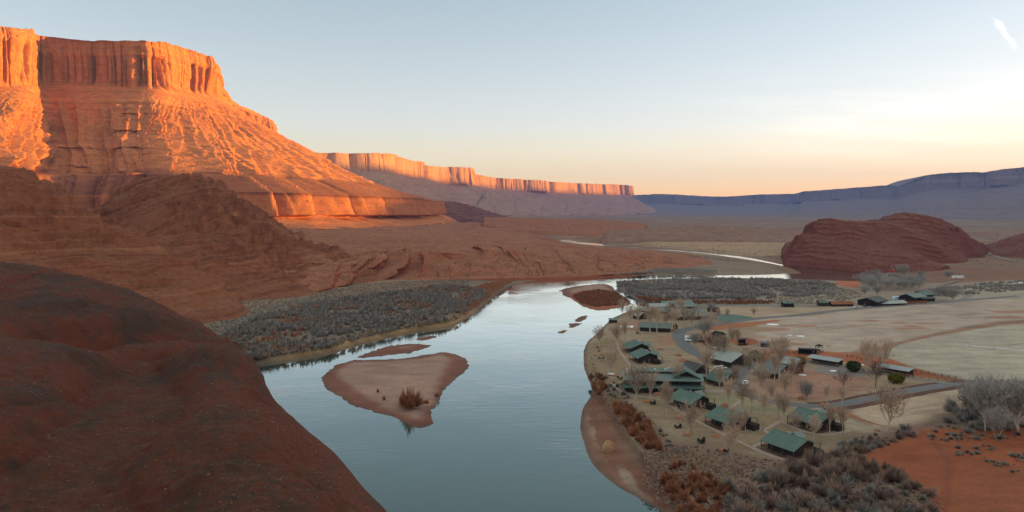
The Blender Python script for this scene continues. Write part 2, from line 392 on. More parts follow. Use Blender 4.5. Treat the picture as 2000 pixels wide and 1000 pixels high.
top2 = [(-470, 392, 890), (-330, 390, 905), (-90, 390, 930), (0, 388, 960), (110, 381, 1150), (190, 385, 1180), (280, 385, 1120), (440, 376, 1130), (590, 379, 1240), (800, 388, 1780), (835, 396, 2050), (840, 401, 2450), (845, 404, 2850), (850, 408, 3900)]
foot2 = [(-475, 432, 880), (-335, 428, 895), (-100, 425, 915), (0, 420, 945), (110, 412, 1135), (190, 412, 1165), (280, 418, 1105), (447, 426, 1112), (603, 423, 1222), (815, 423, 1765), (845, 418, 2035), (850, 416, 2435), (855, 415, 2835), (860, 416, 3890)]
apron = [(-480, 450, 830), (-345, 445, 845), (-110, 440, 860), (-10, 435, 890), (110, 425, 1080), (190, 428, 1110), (280, 435, 1040), (460, 441, 1030), (645, 449, 1120), (852, 438, 1690), (880, 434, 1990), (890, 430, 2400), (900, 428, 2800), (910, 425, 3900)]
back = np.array([W(*p) for p in rim]); back[:, 1] += 1500; back[:, 0] -= 1100; back[:, 2] += 40
def mesa_disp(U, V, P):
    x, y, z = P[..., 0], P[..., 1], P[..., 2]
    cliff = sst(0.98, 1.02, V) * (1 - sst(2.8, 3.05, V))
    wob = fbm2(U / 40 + 3, z / 260, 3, 5)
    col = np.abs(noise2(U / 34 + 0.35 * wob, z / 500, 11)); col2 = np.abs(noise2(U / 13 + 0.3 * wob, z / 300, 12))
    lower = sst(2.0, 2.15, V); flute = (-50 * np.exp(-col * 6) - 21 * np.exp(-col2 * 6)) * (0.22 + 0.78 * lower) + 24 * fbm2(U / 150, z / 900, 2, 13) + 5 * fbm3(x / 14, y / 14, z / 14, 3, 14)
    flute = flute + 7 * lower * noise2(U / 60, z / 90 + wob, 21)
    tal = sst(2.95, 3.4, V) * (1 - sst(5.0, 5.1, V))
    mean = fbm2(U / 500, V * 0.8, 2, 22) * 50
    sn = lambda L, q: 1 - 2 * np.abs(np.sin(np.pi * (U + mean * q + 0.35 * L * fbm2(U / L * 1.3, V * 1.6, 3, 77)) / L + 2.6 * fbm2(U / (L * 2.0), V * 0.45, 2, int(L)))) ** 0.8
    g = sn(150, 1.0) * (0.7 + 0.6 * noise2(U / 500, V * .3, 28)); g2 = sn(56, 1.3) * (0.6 + 0.7 * noise2(U / 160, V * .8, 29)) + 0.5 * sn(23, 1.6) * (0.5 + noise2(U / 90, V * 1.5, 30))
    gully = tal * (46 * g * sst(3.0, 4.3, V) + 17 * g2 * sst(3.05, 3.9, V) + (8 - 3 * sst(3.6, 4.4, V)) * fbm3(x / 55, y / 55, z / 55, 3, 44) + (7 - 3 * sst(3.6, 4.4, V)) * fbm3(x / 17, y / 17, z / 17, 4, 25))
    ledge = tal * 9 * np.sign(np.sin((z + 12 * fbm2(U / 120, V, 2, 26)) / 11.0)) * sst(0.0, 0.4, fbm2(U / 220, z / 40, 2, 27)) * 0.7
    band = sst(5.0, 5.1, V) * (1 - sst(6.9, 7.05, V))
    scal = band * (105 * np.abs(np.sin(np.pi * U / 128 + 2.2 * fbm2(U / 150, U * 0, 2, 31))) ** 0.7 * (0.75 + 0.5 * noise2(U / 300, U * 0, 39)) - 30 - 10 * np.exp(-np.abs(noise2(U / 30, z / 300, 33)) * 6) + 5 * fbm3(x / 16, y / 16, z / 16, 3, 34) + 16 * fbm2(U / 70, z / 160, 2, 35))
    ap = sst(6.95, 7.1, V) * (1 - sst(7.9, 8.0, V)) * (22 * ridged(U / 120, V, 2, 36) + 6 * fbm2(U / 40, V * 4, 3, 37))
    dz = (1 - sst(0.8, 1.0, V)) * 12 * fbm2(x / 200, y / 200, 4, 40) + (1 - np.minimum(1, np.abs(V - 1) * 3)) * 4 * fbm2(U / 30, V, 3, 41)
    dz = dz + tal * 5 * fbm3(x / 18, y / 18, z / 30, 4, 43)
    return cliff * flute + gully + ledge + scal + ap, dz
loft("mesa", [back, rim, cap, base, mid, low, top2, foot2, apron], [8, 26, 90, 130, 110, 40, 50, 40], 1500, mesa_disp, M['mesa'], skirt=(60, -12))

# ---- the long mesa beyond the bend
fr = [(500, 296, 4000), (560, 296, 4200), (640, 298, 4400), (700, 299, 4600), (768, 300, 4800), (786, 306, 5100), (808, 314, 5300), (832, 316, 5500), (839, 323, 5650), (865, 326, 5900), (905, 327, 6100), (930, 330, 6300), (940, 341, 6500), (970, 347, 6900), (1000, 349, 7200), (1060, 353, 7700), (1110, 357, 8400), (1160, 359, 9000), (1222, 361, 9800), (1231, 363, 10100), (1229, 364, 12000)]
fb_y = [332, 333, 331, 334, 341, 344, 349, 350, 352, 359, 363, 365, 366, 370, 372, 377, 379, 381, 383, 384, 385]
fb = [(p[0] + 2, y, p[2] - 35) for p, y in zip(fr, fb_y)]
ff = [(420, 420, 3250), (480, 420, 3300), (590, 420, 3350), (690, 420, 3400), (780, 421, 3500), (815, 421, 3600), (840, 421, 3700), (860, 422, 3800), (875, 422, 3900), (895, 422, 4000), (920, 422, 4150), (935, 422, 4300), (950, 422, 4500), (975, 422, 4800), (1000, 422, 5200), (1050, 422, 5800), (1110, 421, 6500), (1170, 420, 7300), (1245, 419, 8600), (1285, 417, 9600), (1300, 415, 12000)]
fback = np.array([W(*p) for p in fr]); fback[:, 1] += 2500; fback[:, 0] -= 2500
def far_disp(U, V, P):
    x, y, z = P[..., 0], P[..., 1], P[..., 2]
    cl = sst(0.98, 1.02, V) * (1 - sst(1.85, 2.05, V)); wob = fbm2(U / 90, z / 500, 3, 105)
    var = np.clip(0.55 + 1.1 * fbm2(U / 330, z / 2000, 2, 115), 0.05, 1.6); fl = var * (-70 * np.exp(-np.abs(noise2(U / 120 + .4 * wob, z / 1500, 111)) * 6) - 24 * np.exp(-np.abs(noise2(U / 45 + .3 * wob, z / 800, 112)) * 6)) - 90 * np.exp(-np.abs(noise2(U / 700, z / 4000, 116)) * 9) + 150 * fbm2(U / 520, z / 3000, 2, 113)
    tal = sst(1.9, 2.4, V) * (1 - sst(3.9, 4.0, V))
    g = tal * (60 * ridged(U / 420 + fbm2(U / 900, V, 2, 120), V * .4, 2, 121) + 25 * ridged(U / 140, V * .8, 3, 122))
    dz = (1 - np.minimum(1, np.abs(V - 1) * 3)) * 7 * fbm2(U / 110, V, 3, 141) + tal * 8 * fbm3(x / 60, y / 60, z / 60, 3, 142)
    return cl * fl + g, dz
loft("far_mesa", [fback, fr, fb, lerp_c(fb, ff, 0.42, 0.55), ff], [5, 50, 60, 60], 1300, far_disp, M['far_mesa'], skirt=(400, -10))

# ---- the shaded blue mesas on the right, and their high continuation past the picture's edge that shades the valley
rr = [(1150, 384, 13500), (1240, 381, 13000), (1300, 379, 12600), (1400, 384, 12200), (1480, 380, 11800), (1556, 378, 11300), (1568, 374, 10400), (1600, 372, 10000), (1650, 368, 9600), (1735, 362, 9200), (1749, 366, 9100), (1762, 362, 8800), (1800, 346, 8500), (1830, 339, 8300), (1900, 336, 7900), (1912, 338, 7800), (1950, 332, 7500), (2005, 325, 7200), (2080, 316, 7100), (2180, 306, 7000)]
rb_y = [401, 400, 399, 402, 400, 398, 395, 393, 391, 387, 388, 386, 376, 371, 369, 370, 366, 362, 356, 350]
rb = [(p[0], y, p[2] - 90) for p, y in zip(rr, rb_y)]
rf = [(1150, 421, 8500), (1240, 422, 8000), (1300, 423, 7400), (1370, 423, 6800), (1430, 424, 6200), (1490, 425, 5800), (1540, 426, 5400), (1580, 426, 5100), (1640, 427, 4800), (1720, 428, 4500), (1745, 428, 4400), (1770, 428, 4300), (1810, 429, 4100), (1840, 429, 4000), (1910, 430, 3800), (1935, 430, 3750), (1970, 430, 3700), (2030, 430, 3600), (2110, 431, 3500), (2230, 431, 3500)]
rback = np.array([W(*p) for p in rr]); rback[:, 1] += 2600; rback[:, 0] += 900
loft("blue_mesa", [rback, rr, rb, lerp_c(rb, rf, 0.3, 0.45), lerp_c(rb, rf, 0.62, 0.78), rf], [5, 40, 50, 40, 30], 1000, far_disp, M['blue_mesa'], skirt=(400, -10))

_az = R(SUN_AZ); TE = math.tan(R(SUN_EL))
def strip(q, a, h, ap):
    """rim place on sun strip q at distance a: high enough that ground at distance ap lies in shade up to height h"""
    return (a * math.sin(_az) - q * math.cos(_az)) * S, (a * math.cos(_az) + q * math.sin(_az)) * S, (h + (a - ap) * TE) * S
SHADE = [(-2500, 4700, 140, 0), (-900, 4700, 140, 0), (0, 4700, 140, 0), (600, 4800, 140, 0), (980, 4900, 120, 0), (1090, 4900, 85, 0), (1160, 4950, 32, 0), (1300, 5000, 30, 0), (1420, 5000, 40, 100), (1560, 5100, 85, 200), (1900, 5300, 120, 300), (2600, 6000, 190, 300), (3600, 7000, 290, 300), (4550, 8200, 335, -247), (6056, 10300, 285, 843), (7459, 12300, 262, 1940), (9245, 14500, 250, 3634), (11000, 16500, 260, 5000)]
srim = np.array([strip(*s) for s in SHADE])
def moved(A, dx, dy, z): B = A.copy(); B[:, 0] += dx; B[:, 1] += dy; B[:, 2] = z if not callable(z) else z(A[:, 2]); return B
loft("east_mesa", [moved(srim, 4000, 500, lambda z: z * 0.6), srim, moved(srim, -60, 30, lambda z: z * 0.72), moved(srim, -700, 200, lambda z: z * 0.25), moved(srim, -1400, 300, 3.0)], [5, 20, 30, 10], 500, None, M['far_mesa'], skirt=(200, -10))
# ---- near dark red hill
H1 = [(775, 1000, 124), (740, 965, 135), (690, 912, 147), (640, 870, 159), (600, 838, 170), (560, 802, 184), (530, 772, 202), (520, 740, 216),
      (800, 1040, 116), (900, 1300, 80), (700, 850, 172), (620, 790, 192), (560, 740, 216),
      (455, 690, 206), (490, 745, 186), (540, 815, 160), (600, 875, 143), (660, 930, 130), (700, 985, 118),
      (380, 655, 222), (440, 668, 214), (478, 690, 210), (340, 690, 200), (300, 730, 184), (400, 740, 176),
      (400, 768, 160), (470, 768, 166), (300, 772, 150), (220, 785, 146), (400, 820, 138), (500, 840, 136), (520, 900, 122), (300, 900, 112), (420, 900, 115), (300, 1000, 88), (100, 1000, 80), (500, 1000, 97), (600, 940, 124), (620, 1000, 108),
      (0, 515, 300), (120, 525, 305), (200, 560, 295), (300, 610, 270), (362, 648, 250), (250, 570, 320), (330, 610, 310), (380, 640, 290), (420, 660, 262), (150, 540, 360), (0, 520, 380),
      (250, 662, 236), (160, 640, 240), (0, 620, 232), (60, 580, 262), (150, 590, 262), (240, 620, 256),
      (100, 680, 196), (0, 700, 182), (200, 690, 200), (235, 730, 182), (190, 800, 152), (150, 870, 130), (0, 800, 136), (90, 790, 146), (0, 900, 104), (60, 872, 120), (170, 965, 97),
      (-200, 520, 290), (-200, 620, 225), (-200, 720, 170), (-200, 850, 120), (-200, 1000, 80), (-400, 520, 280), (-400, 700, 170), (-400, 1000, 78), (200, 1150, 66), (600, 1200, 78), (-100, 1200, 60),
      (800, 760, 250), (500, 640, 320), (480, 680, 260)]
GUL = [catmull(np.array([W(*p)[:2] for p in g]), len(g) * 5) for g in ([(420, 662, 236), (340, 668, 226), (270, 672, 222), (245, 700, 198), (235, 735, 180), (190, 800, 152), (160, 850, 134), (150, 900, 117), (175, 960, 97), (200, 1040, 80)], [(-60, 850, 124), (30, 848, 124), (60, 866, 120), (100, 900, 108), (165, 955, 98)],
    [(330, 640, 255), (260, 640, 250), (180, 625, 240), (80, 628, 232)], [(250, 690, 204), (300, 760, 160), (240, 785, 150), (190, 800, 152)])]
NFOOT = smooth_poly([G2(*q, 0.5) for q in ((782, 1007), (740, 966), (690, 914), (640, 872), (600, 840), (560, 803), (532, 774), (520, 745), (506, 716), (480, 690), (440, 662), (400, 640), (360, 612), (330, 590), (100, 565), (-500, 560), (-700, 700), (-700, 1400), (920, 1400))], 4)
def shape_h1(x, y, z):
    n = fbm2(x / 45, y / 45, 4, 201); f = fbm2(x / 9, y / 9, 4, 202)
    edge = sst(0, 6, z) * (1 - sst(12, 26, z))
    cr = ridged(x / 26, y / 60, 3, 203)
    dry = sst(0.5, 6, z)
    cut = 0
    for G_ in GUL:
        d = dist_line(G_, x, y, False) + 2.0 * fbm2(x / 12, y / 12, 2, 207); cut = cut + 17.0 * np.exp(-(np.abs(d) / 15.0) ** 1.3)
    z = np.where(z > 6, np.maximum(z - cut * dry, 4.6 + 0.12 * z), z)
    z = np.minimum(z, 0.4 + 1.25 * np.maximum(sdf(NFOOT, x, y, 70), -4) * (1 + 0.3 * noise2(x / 9, y / 9, 208)))
    dry = dry * sst(0, 8, z)
    return z + dry * (3.6 * n + 1.4 * f + 1.5 * ridged(x / 19, y / 15, 3, 211) * sst(-.2, .3, fbm2(x / 60, y / 60, 2, 212)) + 0.5 * fbm2(x / 2.2, y / 2.2, 3, 205)) - edge * 1.6 * np.maximum(cr, 0) - 2.2 * np.exp(-np.abs(noise2(x / 70, y / 110, 206)) * 14) * dry
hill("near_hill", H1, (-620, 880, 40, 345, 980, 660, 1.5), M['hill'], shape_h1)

# ---- banded ridge behind it
H2 = [(0, 330, 470), (60, 347, 465), (100, 385, 460), (135, 412, 455), (170, 430, 450), (250, 450, 430), (330, 500, 412), (400, 540, 396), (432, 572, 384), (450, 578, 392),
      (0, 420, 430), (0, 470, 395), (0, 510, 350), (100, 470, 420), (200, 520, 388), (200, 490, 415), (200, 560, 350), (300, 560, 372), (350, 590, 350), (430, 603, 340), (500, 600, 368), (100, 540, 350), (300, 610, 325),
      (-300, 300, 500), (-300, 420, 420), (-300, 520, 330), (-150, 320, 480), (-150, 470, 390),
      (60, 450, 560), (170, 474, 540), (300, 532, 500), (-100, 430, 580), (-300, 420, 600), (400, 560, 450), (470, 580, 440), (100, 560, 300), (0, 540, 300), (300, 640, 290)]
def shape_rock(period, dip, seed, amt=1.0):
    def f(x, y, z):
        w = sst(6, 16, z); n = fbm2(x / 60, y / 60, 3, seed); zz = z + dip[0] * x + dip[1] * y + 4.0 * n
        t = 0.95 * (terrace(zz + 2.5 * fbm2(x / 18, y / 18, 2, seed + 8), period, 1.0, sst(-0.5, 0.2, fbm2(x / 50, y / 50, 2, seed + 1))) - zz - 2.5 * fbm2(x / 18, y / 18, 2, seed + 8))
        t2 = terrace(zz, period * 0.29, 1.0, sst(-0.4, 0.2, fbm2(x / 30, y / 30, 2, seed + 2))) - zz
        gl = ridged(x / 42, y / 120, 3, seed + 4)
        return z + w * amt * (t + t2 + 5.0 * fbm2(x / 34, y / 34, 4, seed + 5) + 4.2 * gl + 1.3 * ridged(x / 13, y / 19, 4, seed + 6) + 0.6 * fbm2(x / 4, y / 4, 3, seed + 9)) + 0.3 * fbm2(x / 10, y / 10, 3, seed + 7)
    return f
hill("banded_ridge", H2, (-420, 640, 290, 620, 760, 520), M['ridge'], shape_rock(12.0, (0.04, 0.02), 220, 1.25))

# ---- tilted rock slab
H3 = [(180, 440, 620), (200, 405, 622), (250, 372, 622), (340, 347, 612), (380, 350, 602), (405, 362, 592), (430, 398, 577), (446, 418, 562), (470, 450, 547), (482, 478, 532), (520, 500, 522), (560, 515, 512), (610, 535, 492), (655, 558, 474),
      (200, 440, 560), (250, 420, 575), (300, 400, 575), (300, 450, 530), (300, 510, 440), (350, 450, 530), (400, 430, 545), (400, 470, 510), (400, 530, 430), (450, 520, 450), (440, 562, 418), (480, 530, 452), (520, 545, 442), (560, 566, 424), (620, 572, 432), (450, 480, 510), (690, 565, 465), (500, 575, 410), (350, 560, 400),
      (340, 437, 800), (450, 469, 700), (600, 486, 640), (250, 420, 800), (150, 425, 700), (100, 425, 640), (200, 424, 900), (340, 430, 1000), (500, 460, 800), (680, 505, 560), (60, 420, 800), (0, 430, 700)]
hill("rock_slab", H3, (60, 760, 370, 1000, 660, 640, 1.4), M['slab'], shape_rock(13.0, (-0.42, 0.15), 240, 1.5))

# ---- maroon butte by the upper river
H4 = [(1515, 515, 700), (1512, 521, 667), (1508, 510, 735), (1512, 503, 790), (1516, 524, 650), (1500, 514, 700), (1577, 438, 730), (1562, 456, 724), (1546, 466, 716), (1536, 474, 712), (1527, 498, 690), (1530, 518, 690), (1560, 524, 656), (1620, 529, 628), (1700, 537, 588), (1760, 535, 596), (1830, 520, 680), (1900, 508, 765), (1960, 500, 833), (1500, 520, 680), (1620, 536, 600), (1700, 545, 555), (1800, 538, 582), (1900, 525, 650), (2000, 512, 735),
      (1529, 480, 705), (1560, 500, 672), (1620, 507, 645), (1700, 512, 612), (1550, 478, 700), (1580, 462, 715), (1585, 448, 722), (1592, 429, 735), (1610, 428, 745), (1640, 432, 750), (1670, 435, 755), (1700, 433, 770), (1740, 431, 775), (1800, 430, 780), (1830, 434, 785), (1850, 441, 790), (1875, 446, 800), (1895, 462, 810), (1930, 480, 830), (1960, 492, 850),
      (1640, 470, 690), (1700, 470, 690), (1760, 465, 700), (1820, 468, 710), (1700, 490, 650), (1780, 495, 650), (1850, 490, 710),
      (1540, 490, 800), (1560, 470, 860), (1650, 465, 900), (1750, 462, 950), (1850, 468, 930), (1950, 475, 930), (1480, 495, 800), (2050, 490, 870)]
BFOOT = smooth_poly([G2(*q, 1.0) for q in ((1526, 512), (1530, 521), (1560, 527), (1620, 532), (1700, 540), (1740, 542), (1790, 539), (1840, 531), (1880, 524), (1910, 514), (1928, 503), (1932, 494), (1925, 482), (1880, 466), (1700, 458), (1590, 460), (1535, 476), (1523, 497))], 4)
def shape_b(x, y, z):
    base = shape_rock(8.0, (0.10, 0.0), 260, 0.8)(x, y, z)
    return np.minimum(z + (base - z) * 0.75 - 1.5, 1.0 + 1.5 * sdf(BFOOT, x, y, 60) * (1 + 0.5 * noise2(x / 14, y / 14, 265)))
hill("butte", H4, (1470, 2080, 540, 960, 520, 760, 1.2), M['butte'], shape_b, lambda x, y, z: np.where(z < 1.2, z - 3.0 * sst(1.2, -1.0, z) - 2.0, z))
# low hill at the picture's right edge
H5 = [(1940, 489, 860), (1962, 500, 790), (2000, 506, 740), (2060, 512, 700), (1900, 500, 800), (1950, 515, 690), (2040, 525, 640), (1952, 478, 870), (1965, 466, 880), (2000, 459, 890), (2060, 452, 900), (2120, 452, 900), (1985, 490, 790), (2040, 490, 780), (1960, 485, 1000), (2050, 484, 1020), (2150, 485, 1000), (2150, 520, 680), (1910, 488, 930)]
hill("low_hill", H5, (1900, 2180, 660, 1040, 200, 300), M['butte'], shape_rock(6.0, (0.05, 0.1), 280, 0.5))
# grey hill in the river loop and the low rises near it
H6 = [(1190, 466, 1170), (1230, 470, 1150), (1300, 472, 1130), (1380, 470, 1140), (1450, 470, 1150), (1520, 468, 1180), (1215, 455, 1230), (1240, 449, 1280), (1290, 449, 1290), (1330, 447, 1300), (1350, 443, 1310), (1385, 442, 1310), (1400, 447, 1300), (1430, 452, 1300), (1480, 450, 1350), (1530, 450, 1400), (1600, 455, 1350), (1600, 468, 1250),
      (1200, 455, 1600), (1300, 456, 1600), (1400, 456, 1600), (1500, 457, 1600), (1600, 457, 1600), (1165, 460, 1400)]
hill("river_hill", H6, (1165, 1600, 1120, 1620, 420, 320), M['low_hill'], shape_rock(5.0, (0, 0), 300, 0.5))
H7 = [(960, 438, 1500), (1000, 446, 1550), (1100, 448, 1600), (1200, 446, 1650), (1250, 443, 1720), (980, 428, 1720), (1050, 429, 1750), (1100, 431, 1800), (1150, 431, 1850), (1200, 432, 1900), (1230, 434, 1950), (1262, 441, 1980), (960, 432, 2100), (1100, 438, 2300), (1250, 440, 2300), (900, 430, 1700)]
hill("valley_rise", H7, (930, 1275, 1480, 2320, 300, 240), M['bluff'], shape_rock(6.0, (0, 0), 310, 0.6))

H8 = [(800, 424, 2350), (850, 425, 2420), (900, 426, 2450), (955, 428, 2480), (985, 428, 2600), (800, 399, 2600), (840, 396, 2620), (880, 397, 2650), (915, 402, 2680), (940, 411, 2690), (958, 423, 2690), (860, 412, 2520), (920, 415, 2560), (820, 400, 2900), (900, 402, 2950), (960, 420, 3000), (1000, 427, 2800)]
hill("low_mesa", H8, (780, 1010, 2380, 3060, 260, 220), M['butte'], shape_rock(14.0, (0, 0), 330, 0.9))
# ---- red bluffs and the bench behind them
bl_f = [(420, 590, 395), (520, 585, 408), (600, 575, 432), (660, 562, 470), (700, 552, 505), (780, 547, 523), (860, 546, 526), (940, 544, 534), (1020, 543, 538), (1080, 541, 547), (1150, 539, 557), (1230, 534, 579), (1290, 528, 610), (1340, 522, 643), (1390, 516, 680)]
bl_t = [(440, 520, 500), (520, 512, 520), (590, 505, 540), (660, 497, 570), (710, 491, 590), (780, 487, 600), (860, 496, 590), (940, 493, 608), (1005, 498, 608), (1080, 502, 615), (1150, 507, 625), (1200, 511, 635), (1275, 512, 665), (1330, 513, 685), (1385, 512, 705)]
b_1 = [(420, 470, 760), (520, 472, 770), (600, 472, 790), (670, 470, 800), (720, 469, 810), (790, 468, 830), (860, 472, 810), (930, 476, 810), (1000, 480, 805), (1080, 483, 805), (1150, 487, 800), (1210, 491, 800), (1280, 495, 815), (1330, 498, 815), (1370, 500, 815)]
b_2 = [(380, 446, 1000), (500, 446, 1040), (600, 447, 1080), (680, 447, 1150), (740, 446, 1250), (820, 444, 1400), (880, 445, 1430), (930, 447, 1430), (985, 451, 1390), (1035, 458, 1300), (1085, 474, 1120), (1150, 482, 1000), (1230, 487, 950), (1300, 491, 920), (1340, 494, 900)]
b_3 = [(380, 428, 1400), (500, 430, 1500), (600, 432, 1600), (700, 433, 1700), (800, 433, 1900), (860, 434, 2100), (900, 434, 2100), (940, 436, 2000), (980, 440, 1800), (1020, 449, 1550), (1082, 475, 1130), (1148, 483, 985), (1228, 488, 940), (1298, 492, 910), (1338, 495, 895)]
b_b = np.array([W(*p) for p in b_3]); b_b[:, 1] += 15; b_b[:, 2] = -4
def bench_disp(U, V, P):
    x, y, z = P[..., 0], P[..., 1], P[..., 2]
    # V: 0 back .. 5 foot
    face = sst(3.95, 4.25, V); amp = sst(4, 14, z + 6 * face)
    g = 1 - 2 * np.abs(np.sin(np.pi * U / 95 + 5.0 * fbm2(U / 150, V * .5, 3, 405))) ** 1.3 + 0.7 * ridged(U / 30, V * .8, 2, 401); b = noise2(U / 130, V * 0.3, 402)
    nose = sst(3.2, 4.0, V) * (1 - sst(4.93, 5.0, V))
    dh = nose * (42 * b + 10 * g + 9 * fbm2(U / 45, V * 1.5, 3, 409) + 4 * fbm3(x / 14, y / 14, z / 14, 3, 403))
    dz = sst(1, 4, V * 4) * (1 - sst(3.9, 4.3, V)) * (6.5 * fbm2(x / 120, y / 80, 5, 404) + 4.0 * ridged(x / 150, y / 80, 3, 406)) * sst(2, 9, z)
    dz = dz + nose * 2.2 * g * sst(3, 12, z)
    return dh, dz
loft("red_bench", [b_b, b_3, b_2, b_1, bl_t, bl_f], [4, 60, 60, 70, 110], 900, bench_disp, M['bluff'], skirt=(12, -5))
# ------------------------------------------------------------------ the valley floor: one sheet, regions of soil, sand, lawn and field
def P2(*pts, z=3.0): return np.array([G2(px, py, z) for px, py in pts])
RIVER = smooth_poly(P2((430, 735), (470, 716), (510, 711), (560, 703), (640, 690), (700, 672), (760, 657), (820, 645), (880, 637), (905, 625), (935, 605), (960, 585), (985, 565), (1010, 554), (1060, 546), (1120, 543), (1190, 541), (1260, 538), (1330, 537), (1400, 537), (1480, 536), (1530, 534), (1560, 533), (1545, 528), (1520, 521),
    (1470, 511), (1400, 500), (1340, 493), (1280, 488), (1200, 482), (1130, 477), (1086, 471), (1088, 467), (1120, 462), (1170, 460), (1174, 462), (1135, 465), (1126, 469), (1150, 473), (1250, 482), (1330, 488), (1400, 494), (1480, 503), (1540, 515), (1600, 521), (1690, 533), (1735, 542), (1690, 549), (1600, 546), (1500, 543.5), (1400, 542), (1300, 544), (1230, 547), (1207, 553), (1204, 562), (1226, 576), (1248, 590),
    (1262, 598), (1235, 608), (1205, 616), (1188, 627), (1165, 650), (1146, 670), (1138, 690), (1141, 720), (1150, 745), (1153, 770), (1137, 790), (1131, 830), (1150, 890), (1180, 930), (1230, 965), (1290, 1000), (1420, 1100), (1500, 1250), (600, 1300), (450, 900), (420, 780), z=0.4), 3)
BARS = [smooth_poly(P2(*b, z=0.4), 3) for b in (
    [(632, 742), (640, 725), (660, 710), (690, 703), (760, 700), (800, 697), (830, 692), (860, 687), (885, 690), (905, 698), (911, 710), (905, 725), (885, 745), (870, 765), (865, 785), (850, 800), (848, 825), (820, 835), (800, 830), (760, 812), (720, 800), (680, 780), (650, 762)],
    [(700, 697), (730, 686), (760, 676), (800, 671), (830, 672), (836, 676), (810, 684), (760, 692)],
    [(812, 661), (832, 656), (856, 655), (845, 660), (828, 663)],
    [(1095, 568), (1110, 562), (1140, 557), (1180, 554), (1198, 560), (1212, 576), (1236, 592), (1210, 600), (1170, 606), (1140, 598), (1115, 582)],
    [(1122, 624), (1132, 617), (1145, 615), (1149, 618), (1140, 626), (1128, 628)], [(1110, 636), (1118, 631), (1132, 631), (1124, 637), (1114, 640)], [(1089, 649), (1098, 645), (1106, 645), (1098, 650)])]
NAP = [-60, 62]
_rows = np.concatenate([np.linspace(1500, 1010, 90), np.linspace(1009, 418, 780)])
_D = 55 * F / (_rows - 412.0); _D = np.concatenate([_D, [16000, 17500]]) * S
_ta = np.concatenate([np.tan(np.radians(np.linspace(-62, -38, 50))), np.linspace(-0.77, 0.77, 1300), np.tan(np.radians(np.linspace(38, 62, 50)))])
gx = _ta[None] * _D[:, None]; gy = _D[:, None] * np.ones(len(_ta))[None]
gshape = gx.shape; gx = gx.ravel(); gy = gy.ravel()
near = gy < 2600
def msdf(P, pad, x=gx, y=gy):
    return sdf(P, x, y, pad)
wob = 1.4 * fbm2(gx / 9, gy / 9, 3, 500) + 3.0 * fbm2(gx / 40, gy / 40, 2, 501)
sd_r = msdf(RIVER, 130)
land_cut = 2.5 * sst(-125, -25, sd_r) * sst(690, 800, gy)
sd_b = np.max([msdf(b, 60) for b in BARS], axis=0)
wet = np.minimum(sd_r, -sd_b)                      # >0 in the water
wet_n = wet + (0.35 + 0.5 * (sd_b > -12)) * wob - 16 * sst(850, 1100, gy) + (sd_b > -12) * 1.3 * fbm2(gx / 3.5, gy / 3.5, 3, 503) * np.clip(gy / 400, 0.5, 2.5)
bank = sst(1.0, -7.0, wet_n); 
far_rise = 34 * sst(2600, 6500, gy) * sst(2500, -2500, gx) + 8 * sst(3000, 9000, gy)
land = 3.0 - land_cut + far_rise + sst(2200, 4000, gy) * 6 * fbm2(gx / 700, gy / 700, 4, 505) + sst(1300, 1900, gy) * sst(-70, -125, sd_r) * 7 * np.maximum(0, fbm2(gx / 260, gy / 260, 4, 506))
beach = P2((1140, 775), (1135, 800), (1131, 830), (1150, 890), (1180, 930), (1230, 965), (1290, 1000), (1400, 1080), (1330, 1000), (1270, 920), (1220, 850), (1190, 800), (1165, 770), z=1)
sd_beach = msdf(smooth_poly(beach), 40)
isbar = sst(-3, 3, sd_b)
hgt = np.where(wet_n > 0.4, -0.25 - np.clip(wet_n * 0.12, 0, 2.5), 0.0)
flat_h = (0.06 + np.clip(-wet_n, 0, 14) * 0.05)
hgt_land = np.where((sd_b > -1) | (sd_beach > 0), flat_h, 0.1 + bank * (land - 0.1))
gz = np.where(wet_n > 0.4, hgt, hgt_land * sst(0.4, -0.6, wet_n) + -0.25 * sst(-0.6, 0.4, wet_n))
# colours: each region's own soil
C_ = np.zeros((len(gx), 3)); C_[:] = (0.175, 0.088, 0.055)
def paint(poly, c, soft=3.0, amt=1.0, wobble=1.0, z=3.0, k=3):
    P = smooth_poly(P2(*poly, z=z), k) if k else P2(*poly, z=z)
    m = sst(-soft, soft, msdf(P, soft + 14) + wob * wobble) * amt
    C_[:] = C_ * (1 - m[:, None]) + np.array(c)[None] * m[:, None]
def paint_line(pts, c, w, soft=1.0, amt=1.0, wobble=0.3, z=3.0):
    P = catmull(P2(*pts, z=z), len(pts) * 6); d = np.full(gx.shape, 1e9); pad = w + soft + 8
    m = (gx > P[:, 0].min() - pad) & (gx < P[:, 0].max() + pad) & (gy > P[:, 1].min() - pad) & (gy < P[:, 1].max() + pad)
    d[m] = dist_line(P, gx[m], gy[m], False); k = sst(w + soft, w - soft, d + wob * wobble) * amt
    C_[:] = C_ * (1 - k[:, None]) + np.array(c)[None] * k[:, None]
nbig = fbm2(gx / 900, gy / 420, 4, 510); nmid = fbm2(gx / 160, gy / 90, 4, 511)
k = sst(-0.2, 0.35, nbig)[:, None]; C_[:] = C_ * (1 - k) + np.array((0.17, 0.115, 0.078)) * k
k = (sst(0.1, 0.5, nmid) * sst(700, 1200, gy))[:, None]; C_[:] = C_ * (1 - k) + np.array((0.21, 0.145, 0.092)) * k
SAND = (0.27, 0.165, 0.125); REDSAND = (0.20, 0.085, 0.055); FIELD = (0.29, 0.255, 0.19); DIRT = (0.28, 0.085, 0.035); LAWN = (0.215, 0.152, 0.092); GREY = (0.17, 0.15, 0.125); TAN = (0.30, 0.24, 0.165)
